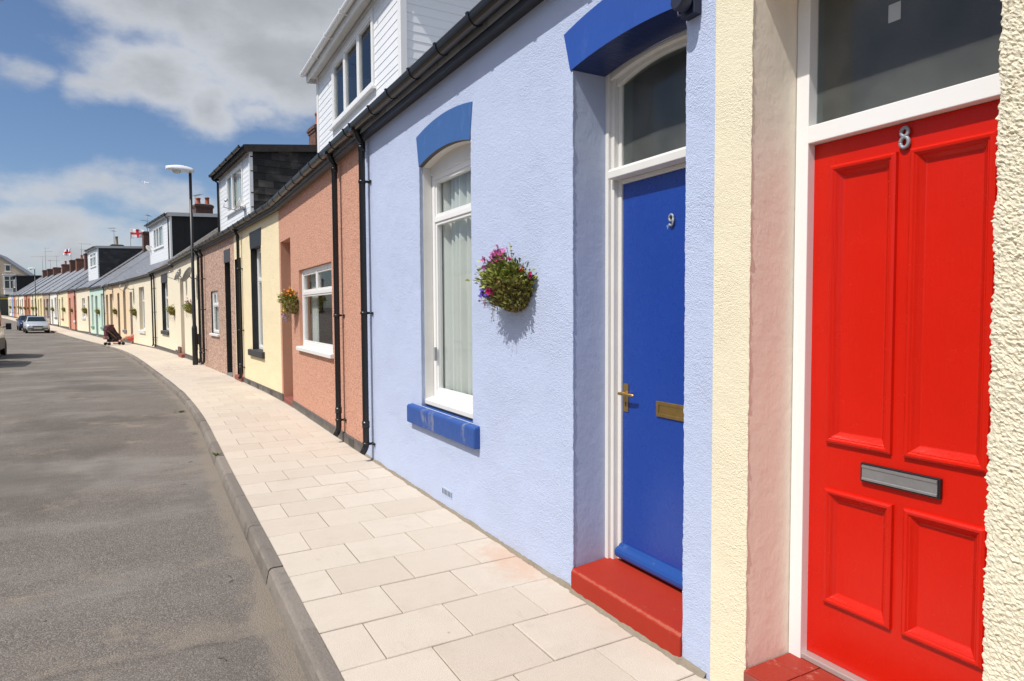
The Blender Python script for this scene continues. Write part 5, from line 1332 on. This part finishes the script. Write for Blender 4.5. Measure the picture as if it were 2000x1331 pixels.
def near_s(Y):
    return min(ST, key=lambda t: abs(t[2]-Y))[0]
def park(Y, lat): 
    s = near_s(Y); x, y = street(s, lat); x2, y2 = street(s+1, lat); return (x, y, road_z(y, lat)), math.atan2(y2-y, x2-x)
p, a = park(66.3, 2.62); silver = carpaint('silver_car_paint', (.60, .64, .66)); hatchback(p, a, silver, 'silver hatchback parked by the kerb facing the camera', lower=plain('silver_grey_bumper', (.16, .165, .165), .5))
p, a = park(73.4, 2.72); hatchback(p, a+.02, carpaint('dark_blue_car_paint', (.010, .018, .085), .3), 'dark blue hatchback parked behind the silver one', lower=carpaint('dark_blue_car_paint', (.010, .018, .085), .3))
def van(loc, rz, label):
    e = empty('parked_van', loc, rz, label=label, cat='van', group='silver vans parked on the left side')
    paint = carpaint('pale_silver_van_paint', (.50, .50, .48), .2, .3); b = MB()     # +x is the nose, pointing away
    def S(x, wb, zb, wm, zm, ws, zs, wt, zt): return (x, [(wb, zb), (wm, zm), (ws, zs), (wt, zt)])
    loft(b, [S(0, .82, .45, .87, .62, .88, 1.2, .82, 1.92), S(.05, .85, .30, .90, .62, .91, 1.2, .85, 1.99), S(1.2, .86, .26, .91, .62, .92, 1.2, .86, 2.02), S(3.0, .86, .26, .91, .62, .91, 1.2, .83, 2.0), S(3.6, .86, .26, .91, .62, .88, 1.12, .72, 1.68), S(4.1, .84, .26, .90, .62, .84, 1.02, .72, 1.12), S(4.6, .80, .26, .86, .55, .78, .84, .66, .92), S(4.7, .7, .34, .76, .5, .7, .7, .6, .76)])
    b.build('body', [paint], e)
    g = MB(); quad_panel(g, [(.0, .66, 1.16), (.0, -.66, 1.16), (.03, -.62, 1.7), (.03, .62, 1.7)], .02, (-1, 0, 0)); g.build('rear_window', [carglass], e)
    g = MB(); quad_panel(g, [(3.66, -.66, 1.58), (3.66, .66, 1.58), (4.12, .70, 1.15), (4.12, -.70, 1.15)][::-1], .02, (.7, 0, .7)); g.build('windscreen', [carglass], e)
    for s in (-1, 1):
        g = MB(); P = [(2.4, s*.915, 1.22), (3.4, s*.893, 1.22), (3.05, s*.845, 1.78), (2.4, s*.862, 1.78)]; quad_panel(g, P if s < 0 else P[::-1], .012, (0, s, .2)); g.build('side_window', [carglass], e)
        t = MB(); t.box(-.03, .07, s*.70 if s > 0 else -.905, .905 if s > 0 else -.70, .66, 1.16, 0); t.build('tail_light', [taill], e, bevel=.015)
        m = MB(); m.bar((3.40, s*.86, 1.16), (3.42, s*1.02, 1.18), .05, .04); m.box(3.36, 3.46, s*.98 if s > 0 else -1.17, 1.17 if s > 0 else -.98, 1.06, 1.32); m.build('wing_mirror', [black_pl], e, bevel=.03)
        for x in (.95, 3.75):
            a = MB(); a.lathe([(.37, 0), (.37, s*.06)], 20, (x, s*.862, .32), 'Y'); a.build('wheel_arch', [black_pl], e); wheel(e, x, s*.83, .32, .2)
        tr = MB(); tr.box(1.4, 3.3, s*.905 if s > 0 else -.935, .935 if s > 0 else -.905, .30, .74); tr.box(.04, .60, s*.88 if s > 0 else -.93, .93 if s > 0 else -.88, .30, .74); tr.build('side_moulding', [bump_m], e, bevel=.01)
    f = MB(); f.box(-.10, .10, -.86, .86, .34, .58); f.build('rear_bumper', [bump_m], e, bevel=.03)
    f = MB(); f.box(-.022, .02, -.26, .26, .64, .76); f.build('number_plate', [plain('yellow_plate', (.6, .45, .05), .5)], e)
    return e
s0 = near_s(31.2); x0, y0 = street(s0, 6.66); x1, y1 = street(s0+4, 6.66)
v1 = van((x0, y0, road_z(y0, 6.6)), math.atan2(y1-y0, x1-x0)-.045, 'silver van at the left edge of the street, with a black wing mirror')
s0 = near_s(25.4); x0, y0 = street(s0, 6.86)
v2 = copy_tree(v1); v2.location = (x0, y0, road_z(y0, 6.7)); v2['label'] = 'nearer silver van just outside the left edge, throwing the lower shadow on the road'

# ---------------------------------------------------------------- pushchair and sitting person
fab = plain('maroon_black_fabric', (.035, .014, .022), .85, var=.4, vs=5); fab2 = plain('maroon_fabric', (.12, .03, .045), .85, var=.3); tan_f = plain('tan_piping', (.3, .2, .08), .8); bag_m = plain('pink_brown_bag', (.32, .14, .12), .85, var=.3)
def pushchair():
    s = near_s(41.0); x, y = street(s, 1.02); a = street(s+1, 1.02)
    e = empty('pushchair', (x, y, gz(y)), math.atan2(a[1]-y, a[0]-x)-R(78), label='dark maroon pushchair standing on the pavement by the peach house', cat='pushchair')
    # +x is the way the child faces (towards the viewer's right / the doorway)
    f = MB()
    for sd in (-.25, .25):
        f.tube([(-.42, sd, 1.02), (-.30, sd, .98), (.02, sd, .55), (.34, sd, .12)], .014, 8); f.tube([(-.34, sd, .12), (-.02, sd, .42), (.22, sd, .52)], .014, 8)
    f.tube([(-.42, -.25, 1.02), (-.46, -.22, 1.03), (-.46, .22, 1.03), (-.42, .25, 1.02)], .016, 8); f.tube([(-.34, -.25, .14), (-.34, .25, .14)], .011, 6); f.tube([(.30, -.25, .16), (.30, .25, .16)], .011, 6)
    f.build('frame', [plain('pushchair_tube', (.06, .06, .065), .4, .4)], e)
    b = MB(); b.extrude([(-.22, .36), (-.22, .42)], -.1, .3) if False else None
    b.prism([(-.36, .92), (-.30, 1.0), (-.05, .98), (.06, .74), (.20, .56), (.32, .40), (.28, .28), (-.16, .28), (-.24, .5)], -.22, .22); b.build('seat', [fab], e, bevel=.02)
    hd = MB(); n = 9; R2 = []
    for i in range(n):
        an = R(100)-R(115)*i/(n-1)*-1 if False else R(195-115*i/(n-1)); r = .30
        R2.append([hd.v((-.12+r*math.cos(an)*1.05, yy, .82+r*math.sin(an)*.95)) for yy in (-.25, -.18, 0, .18, .25)])
    for p, q in zip(R2, R2[1:]):
        for k in range(4): hd.f((p[k], p[k+1], q[k+1], q[k]), 0, .5, True)
    for k in (0, 4):
        c = hd.v((-.12, (-.25, 0, 0, 0, .25)[k], .80))
        for p, q in zip(R2, R2[1:]): hd.f((p[k], q[k], c), 0)
    o = hd.build('hood', [fab2], e); md = o.modifiers.new('t', 'SOLIDIFY'); md.thickness = .012
    p = MB(); p.tube([(-.40, -.262, .78), (-.20, -.262, .60), (.02, -.262, .36)], .012, 6); p.tube([(-.40, .262, .78), (-.20, .262, .60), (.02, .262, .36)], .012, 6); p.build('piping', [tan_f], e)
    k = MB(); k.box(-.30, .16, -.19, .19, .17, .34); k.build('basket', [fab], e, bevel=.03)
    g = MB(); g.box(-.44, -.33, -.17, .17, .50, .74); g.box(-.43, -.34, -.14, .14, .74, .77); g.build('hanging_bag', [fab2], e, bevel=.03)
    g = MB(); g.box(-.50, -.34, -.16, .12, .32, .47); g.build('carrier_bag', [bag_m], e, bevel=.03)
    for x in (-.34, .34):
        for yy in (-.26, .26):
            w = MB()
            for d in (-.028, .028): w.lathe([(.02, d-.014), (.072, d-.014), (.08, d), (.072, d+.014), (.02, d+.014)], 16, (x, yy, .08), 'Y')
            w.build('wheel', [rubber], e)
pushchair()
skin = plain('skin', (.55, .30, .20), .55, var=.1, vs=20); coral = plain('coral_cloth', (.68, .10, .075), .8, var=.12, vs=14); hair_m = plain('brown_hair', (.06, .035, .02), .6, var=.3, vs=60); shoe_m = plain('shoe', (.06, .05, .05), .6)
def skinned(name, verts, edges, rads, mat, parent, root=0, sub=2):
    me = bpy.data.meshes.new(name); me.from_pydata([Vector(v) for v in verts], edges, []); me.materials.append(mat)
    o = bpy.data.objects.new(name, me); COL.objects.link(o); o.parent = parent
    md = o.modifiers.new('skin', 'SKIN'); md.use_smooth_shade = True
    for i, r in enumerate(rads):
        r = r if isinstance(r, tuple) else (r, r); me.skin_vertices[0].data[i].radius = r; me.skin_vertices[0].data[i].use_root = (i == root)
    sd = o.modifiers.new('sub', 'SUBSURF'); sd.levels = sub; sd.render_levels = sub
    return o
def person():
    h = ALLH[7]; u = h.U(42.2); p = h.world(u, .0, 0)
    e = empty('person', (p[0], p[1], gz(p[1])), h.rot, label='person in coral clothes sitting in a doorway with legs stretched out', cat='person')
    # x along the wall (away), y out of the doorway, z up; sits on the step leaning back into the doorway, legs out to the street
    V = []; E = []; Rr = []
    def add(p, r, par=None):
        V.append(p); Rr.append(r)
        if par is not None: E.append((par, len(V)-1))
        return len(V)-1
    pel = add((-.24, -.04, .24), (.15, .12)); sp = add((-.26, -.10, .40), (.14, .10), pel); ch = add((-.28, -.14, .58), (.165, .11), sp); nk = add((-.28, -.14, .74), .055, ch)
    hd0 = add((-.27, -.12, .82), .075, nk); hd1 = add((-.26, -.09, .91), (.085, .098), hd0); hd2 = add((-.26, -.10, 1.0), .06, hd1); ns = add((-.255, .005, .90), .016, hd1)
    for s in (-1, 1):
        hp = add((-.24+s*.09, .02, .22), .09, pel); kn = add((-.16+s*.10, .40, .36), .062, hp); an = add((.02+s*.09, .72, .07), .04, kn); ft = add((.07+s*.09, .86, .06), .036, an); add((.08+s*.09, .92, .09), .026, ft)
        sh = add((-.28+s*.17, -.13, .66), .055, ch); el = add((-.26+s*.22, .04, .46), .04, sh); wr = add((-.22+s*.14, .22, .42), .028, el); pm = add((-.20+s*.12, .29, .42), (.036, .02), wr)
        for k in range(4):
            f1 = add((-.20+s*.12+(k-1.5)*.02, .345-.006*abs(k-1.5), .415), .009, pm); add((-.20+s*.12+(k-1.5)*.021, .385-.01*abs(k-1.5), .395), .008, f1)
        t1 = add((-.20+s*.075, .30, .425), .010, pm); add((-.20+s*.062, .335, .41), .009, t1)
    skinned('body', V, E, Rr, skin, e, 0)
    skinned('dress', [(-.24, -.04, .235), (-.26, -.10, .40), (-.28, -.14, .58), (-.28, -.14, .69), (-.33, .05, .24), (-.30, .30, .33), (-.15, .05, .24), (-.10, .30, .33), (-.46, -.12, .64), (-.10, -.12, .64)],
            [(0, 1), (1, 2), (2, 3), (0, 4), (4, 5), (0, 6), (6, 7), (2, 8), (2, 9)], [(.17, .14), (.16, .12), (.185, .128), .075, .115, .095, .115, .095, .07, .07], coral, e)
    skinned('hair', [(-.26, -.13, .96), (-.265, -.17, .86), (-.27, -.18, .74)], [(0, 1), (1, 2)], [(.098, .09), (.09, .06), (.06, .035)], hair_m, e)
    for s in (-1, 1):
        m = MB(); m.box(-.035+.075+s*.09, .035+.075+s*.09, .70, .93, .012, .055); m.build('shoe', [shoe_m], e, bevel=.02)
    for s in (-1, 1):
        m = MB(); m.lathe([(.002, -.008), (.009, -.004), (.011, 0), (.008, .006), (.002, .009)], 10, (-.255+s*.033, -.005, .925), 'Y'); m.build('eye', [plain('eye', (.05, .04, .035), .2)], e)
    m = MB(); m.tube([(-.28, -.002, .865), (-.255, .004, .862), (-.23, -.002, .865)], .006, 6); m.build('mouth', [plain('lips', (.4, .12, .10), .5)], e)
person()

# ---------------------------------------------------------------- corner building at the far end
def corner_building():
    y = 154.0; g = gz(y); cx = -25.6
    e = empty('corner_building', (cx, y, g), 0, label='tall beige gabled building with a white bay window over a shop, closing the street', cat='building')
    wallm = stucco('beige_pebbledash', (.46, .375, .285), 20, .006, dirtamt=.3); b = MB(); hw = 5.2; ev = 7.6; ap = 11.7; D = 12
    def quadz(x0, x1, z0, z1, m=0): b.face([(x0, 0, z0), (x1, 0, z0), (x1, 0, z1), (x0, 0, z1)], m)
    b.wall(-hw, hw, -.5, ev, [(1.55, 3.45, 4.7, 7.55, .4), (-3.4, -1.6, 4.9, 7.3, .2)], 0)
    b.wall(-hw, -hw+.01, ev, ev+.01, [])
    wx0, wx1, wz0, wz1 = 1.55, 2.35, 8.3, 9.45
    sl = (ap-ev)/hw
    for k in range(40):
        x0 = -hw+2*hw*k/40; x1 = -hw+2*hw*(k+1)/40; t0 = ap-abs(x0)*sl; t1 = ap-abs(x1)*sl
        b.face([(x0, 0, ev), (x1, 0, ev), (x1, 0, t1), (x0, 0, t0)])
    for s in (-1, 1): b.face([(s*hw, 0, -.5), (s*hw, D, -.5), (s*hw, D, ev), (s*hw, 0, ev)])
    b.face([(-hw, D, -.5), (hw, D, -.5), (hw, D, ev), (0, D, ap), (-hw, D, ev)])
    b.build('wall', [wallm], e)
    r = MB()
    for s in (-1, 1): r.prism([(0, ap+.12), (s*(hw+.25), ev-.25*sl+.12), (s*(hw+.25), ev-.25*sl-.02), (0, ap-.02)], -.18, D)
    r.build('roof', [slate_flat], e)
    c = MB(); c.box(-.55, .35, .05, .9, ap-.5, ap+.75); c.build('chimney', [brickdark], e)
    w = MB(); w.box(wx0, wx1, -.03, .05, wz0, wz1); w.box(wx0-.15, wx1+.15, -.06, .04, wz1, wz1+.16); w.box(wx0-.12, wx1+.12, -.08, .04, wz0-.12, wz0); a = w.build('attic_window', [white_dull], e)
    p = MB(); p.box(wx0+.09, wx1-.09, -.045, -.032, wz0+.09, wz1-.09); p.build('pane', [carglass], a)
    bay = MB(); P = [(1.2, 0), (1.45, -.75), (3.15, -.75), (3.4, 0)]
    def band(z0, z1, grow=0.0):
        q = [(x+(grow if x > 2.3 else -grow), yy-grow) for x, yy in P]
        lo = [bay.v((x, yy, z0)) for x, yy in q]; hi = [bay.v((x, yy, z1)) for x, yy in q]
        for k in range(3): bay.f((lo[k], lo[k+1], hi[k+1], hi[k]))
        bay.f(lo[::-1]); bay.f(hi)
    band(3.9, 4.95); band(4.95, 5.08, .07); band(7.25, 7.55, .04); band(7.55, 7.72, .14)
    for x, yy in ((1.22, -.04), (1.45, -.75), (2.3, -.75), (3.15, -.75), (3.38, -.04)): bay.box(x-.09, x+.09, yy-.03, yy+.07, 5.08, 7.25)
    bay.box(1.5, 3.1, -.78, -.70, 6.5, 6.6)
    o = bay.build('bay_window', [white_dull], e)
    g_ = MB()
    for (xa, ya), (xb, yb) in zip(P, P[1:]): g_.face([(xa, ya+.03, 5.08), (xb, yb+.03, 5.08), (xb, yb+.03, 7.25), (xa, ya+.03, 7.25)])
    g_.build('pane', [carglass], o)
    w = MB(); w.box(-3.4, -1.6, -.02, .06, 4.9, 7.3); a = w.build('window', [white_dull], e); p = MB(); p.box(-3.3, -1.7, -.035, -.022, 5.0, 7.2); p.build('pane', [carglass], a)
    s = MB(); s.extrude([(-.9, 3.3), (-.9, 3.45), (0.02, 3.9), (.02, 3.3)], -hw, hw); s.build('shop_canopy', [plain('dark_canopy', (.05, .052, .055), .7)], e)
    s = MB(); s.box(-hw, 1.9, -.75, -.65, 2.98, 3.3); s.build('shop_fascia', [plain('yellow_fascia', (.70, .50, .05), .6)], e)
    s = MB(); s.box(-hw+.1, hw-.1, -.5, .02, .5, 2.98); s.build('shop_window', [carglass], e)
    s = MB(); s.box(-hw+.05, hw-.05, -.55, .0, -.4, .5); s.build('stall_riser', [black_paint], e)
corner_building()

# small weeds in the kerb joint and gutter
weed_m = tone_mat('weed_leaves', (.09, .13, .03), .4, .7, tint=(.18, .2, .06))
def weed(s, lat, size, label, n=26, z=None):
    x, y = street(s, lat); mb = MB(); rng = random.Random(int(s*100))
    for k in range(n):
        a = rng.random()*6.28; d = Vector((math.cos(a), math.sin(a), rng.uniform(.3, 1.2))); leaf(mb, Vector((rng.gauss(0, size*.35), rng.gauss(0, size*.35), 0)), d, (0, 0, 1), size*rng.uniform(.5, 1.1), size*.25, 0, rng.random())
    o = mb.build('weed', [weed_m]); o.location = (x, y, (road_z(y, lat) if z is None else gz(y)+z)); tag(o, label, 'weed', 'weeds along the kerb')
s3 = near_s(3.05); weed(s3, 1.86, .035, 'small green weed in the road gutter close to the nearest kerb stones')
weed(near_s(7.9), 1.46, .06, 'dry weed tuft growing in a kerb joint level with the blue house window', z=.0)
weed(near_s(12.4), 1.62, .07, 'green weed in the gutter level with the terracotta doorway')

# loose grit and small stones on the road, a few twigs in the gutter
def grit():
    rng = random.Random(5); mb = MB()
    for k in range(420):
        s = 2+rng.random()**1.7*22+12.5; lat = 1.56+rng.random()**1.8*5.5; x, y = street(s, lat); r = rng.choice((.003, .004, .005, .006, .009))*rng.uniform(.7, 1.2); t = rng.random()
        z = road_z(y, lat)+r*.3; q = Matrix.Rotation(rng.random()*6, 3, 'Z')
        P = [Vector((r, 0, 0)), Vector((0, r*.7, 0)), Vector((-r*.8, 0, 0)), Vector((0, -r*.8, 0)), Vector((.1*r, 0, r*.6)), Vector((0, .1*r, -r*.5))]
        I = [mb.v(Vector((x, y, z))+q @ p) for p in P]
        for a_, b_ in ((0, 1), (1, 2), (2, 3), (3, 0)): mb.f((I[a_], I[b_], I[4]), 0, t); mb.f((I[b_], I[a_], I[5]), 0, t)
    for k in range(14):
        s = 13.5+rng.random()*14; lat = 1.6+rng.random()*.3; x, y = street(s, lat); z = road_z(y, lat)+.004; a_ = rng.random()*6.28; l = rng.uniform(.03, .09)
        mb.tube([(x, y, z), (x+l*.5*math.cos(a_), y+l*.5*math.sin(a_), z+.006), (x+l*math.cos(a_+.2), y+l*math.sin(a_+.2), z)], .002, 5, t=.05, sm=False)
    o = mb.build('loose_grit', [tone_mat('grit_stone', (.20, .18, .16), .75, .9)]); tag(o, 'scatter of loose grit and twigs on the road by the kerb', 'grit', kind='stuff')
grit()

# ---------------------------------------------------------------- sky, sun, camera
SUN_EL, SUN_AZ = 54.5, 259.0          # azimuth clockwise from +y
w = bpy.data.worlds.new('World'); SC.world = w; w.use_nodes = True; nt = w.node_tree
bg = nt.nodes['Background']; bg.inputs['Strength'].default_value = .10
sky = nt.nodes.new('ShaderNodeTexSky'); sky.sky_type = 'NISHITA'; sky.sun_disc = False; sky.sun_elevation = R(SUN_EL); sky.sun_rotation = R(SUN_AZ)
sky.air_density = 1.0; sky.dust_density = .6; sky.ozone_density = 2.0
gen = nt.nodes.new('ShaderNodeTexCoord').outputs['Generated']
sp = nt.nodes.new('ShaderNodeSeparateXYZ'); lk(nt, gen, sp.inputs[0])
wn = nt.nodes.new('ShaderNodeTexNoise'); wn.inputs['Scale'].default_value = 7; wn.inputs['Detail'].default_value = 5; lk(nt, gen, wn.inputs['Vector']); ws_ = nt.nodes.new('ShaderNodeSeparateColor'); lk(nt, wn.outputs['Color'], ws_.inputs[0])
az = mathn(nt, 'ADD', mathn(nt, 'MULTIPLY', mathn(nt, 'ARCTAN2', sp.outputs[0], sp.outputs[1]), 57.29578), mathn(nt, 'MULTIPLY', mathn(nt, 'SUBTRACT', ws_.outputs[0], .5), 9.0))
el = mathn(nt, 'ADD', mathn(nt, 'MULTIPLY', mathn(nt, 'ARCSINE', sp.outputs[2]), 57.29578), mathn(nt, 'MULTIPLY', mathn(nt, 'SUBTRACT', ws_.outputs[1], .5), 4.5))
CL = [(7.6, 24.0, 14.5, 6.2, 1.5), (11.0, 19.6, 9.5, 4.4, 1.5), (-.4, 18.0, 5.2, 2.9, 1.25), (3.8, 15.4, 2.6, 2.5, .9), (-3.6, 15.9, 2.0, 1.5, .8), (-7.4, 16.0, 2.4, 1.0, .55), (-4.6, 8.9, 10.5, 1.5, .62), (-7.2, 6.3, 5.2, 1.7, .8), (-4.6, 4.4, 8.0, 1.7, .85), (2.2, 8.3, 3.4, .55, .6), (8.6, 15.0, 3.0, .8, .45), (-1.0, 6.1, 4.0, .7, .4), (4.5, 6.5, 4, 2.4, .6),
      (30, 20, 16, 5, .9), (-45, 30, 22, 9, .9), (-95, 24, 20, 6, .8), (-70, 12, 30, 4, .8), (-130, 35, 20, 9, .8), (-90, 58, 60, 20, 1.3), (-150, 48, 40, 18, 1.2), (-60, 38, 25, 12, 1.1), (160, 62, 60, 16, 1), (80, 30, 30, 12, 1), (140, 30, 30, 10, .9), (-165, 20, 20, 6, .8), (40, 55, 30, 14, .8), (-60, 62, 25, 8, .7)]  # unseen clouds outside the view, added for fill light and window reflections
D = None
for a, e_, ra, re, amp in CL:
    x = mathn(nt, 'DIVIDE', mathn(nt, 'SUBTRACT', az, a), ra); y = mathn(nt, 'DIVIDE', mathn(nt, 'SUBTRACT', el, e_), re)
    r2 = mathn(nt, 'SQRT', mathn(nt, 'ADD', mathn(nt, 'MULTIPLY', x, x), mathn(nt, 'MULTIPLY', y, y)))
    v = mathn(nt, 'MULTIPLY', mathn(nt, 'SUBTRACT', 1.15, r2), amp)
    D = v if D is None else mathn(nt, 'SMOOTH_MAX', D, v, .15)
fb = noise_n(nt, stretch(nt, gen, 1, 1, 1.7), 9, 10, .60); fb2 = noise_n(nt, stretch(nt, gen, 1, 1, 1.5), 4.5, 6, .55)
D = mathn(nt, 'ADD', D, mathn(nt, 'MULTIPLY', mathn(nt, 'SUBTRACT', fb, .5), 2.2))
D = mathn(nt, 'ADD', D, mathn(nt, 'MULTIPLY', mathn(nt, 'SUBTRACT', fb2, .5), .8))
mask = ramp(nt, D, (-.20, .85))
thick = ramp(nt, D, (.35, 1.6))
fb3 = noise_n(nt, stretch(nt, gen, 1, 1, 2.2), 16, 8, .62)
br = mathn(nt, 'ADD', mathn(nt, 'ADD', mathn(nt, 'MULTIPLY', thick, -.32), mathn(nt, 'MULTIPLY', mathn(nt, 'SUBTRACT', fb2, .5), .42)), mathn(nt, 'MULTIPLY', mathn(nt, 'SUBTRACT', fb3, .5), .20))
sdir = nt.nodes.new('ShaderNodeVectorMath'); sdir.operation = 'DOT_PRODUCT'; lk(nt, gen, sdir.inputs[0]); sdir.inputs[1].default_value = (math.cos(R(SUN_EL))*math.sin(R(SUN_AZ)), math.cos(R(SUN_EL))*math.cos(R(SUN_AZ)), math.sin(R(SUN_EL)))
cv = mathn(nt, 'MULTIPLY', mathn(nt, 'ADD', 1.0, br), mathn(nt, 'ADD', 1.0, mathn(nt, 'MULTIPLY', ramp(nt, sdir.outputs['Value'], (.35, .95)), 1.4)))  # clouds toward the sun made brighter to raise the fill
CLOUD = 5.5
cc = nt.nodes.new('ShaderNodeVectorMath'); cc.operation = 'SCALE'; cc.inputs[0].default_value = (CLOUD*.94, CLOUD*.98, CLOUD*1.05); lk(nt, cv, cc.inputs['Scale'])
hz = mathn(nt, 'MULTIPLY', ramp(nt, el, (9.0, 1.0)), .45)
skyc = mixc(nt, 1.0, sky.outputs[0], (.73, .80, .92), 'MULTIPLY')
fin = mixc(nt, mathn(nt, 'MULTIPLY', mask, .95), skyc, cc.outputs[0])
lk(nt, fin, bg.inputs['Color'])

sd = bpy.data.lights.new('sun', 'SUN'); sd.energy = 3.7; sd.angle = R(.53); sd.color = (1.0, .955, .89)
so = bpy.data.objects.new('sun', sd); COL.objects.link(so)
sv = Vector((math.cos(R(SUN_EL))*math.sin(R(SUN_AZ)), math.cos(R(SUN_EL))*math.cos(R(SUN_AZ)), math.sin(R(SUN_EL))))
so.rotation_euler = (-sv).to_track_quat('-Z', 'Y').to_euler(); so.location = (-30, 0, 60)

cd = bpy.data.cameras.new('camera'); cam = bpy.data.objects.new('camera', cd); COL.objects.link(cam); SC.camera = cam
cd.sensor_width = 36; cd.lens = 1270/2000*36; cd.clip_start = .05; cd.clip_end = 5000
YAW, PIT, ROL = R(28.920), R(2.6513), R(-.3)
def cray(u, wv, f=1.0):
    c, s = math.cos(ROL), math.sin(ROL); u, wv = c*u-s*wv, s*u+c*wv
    x, y, z = u, f, wv; c, s = math.cos(PIT), math.sin(PIT); y, z = c*y+s*z, -s*y+c*z
    c, s = math.cos(YAW), math.sin(YAW); return Vector((c*x+s*y, -s*x+c*y, z))
X = cray(1, 0, 0); Yv = cray(0, 1, 0); Zv = -cray(0, 0, 1)
M = Matrix((X, Yv, Zv)).transposed().to_4x4(); M.translation = (0, 0, 1.62); cam.matrix_world = M
SC.view_settings.view_transform = 'Standard'; SC.view_settings.look = 'None'; SC.view_settings.exposure = 0.22; SC.view_settings.gamma = 1.0
SC.render.engine = 'CYCLES'
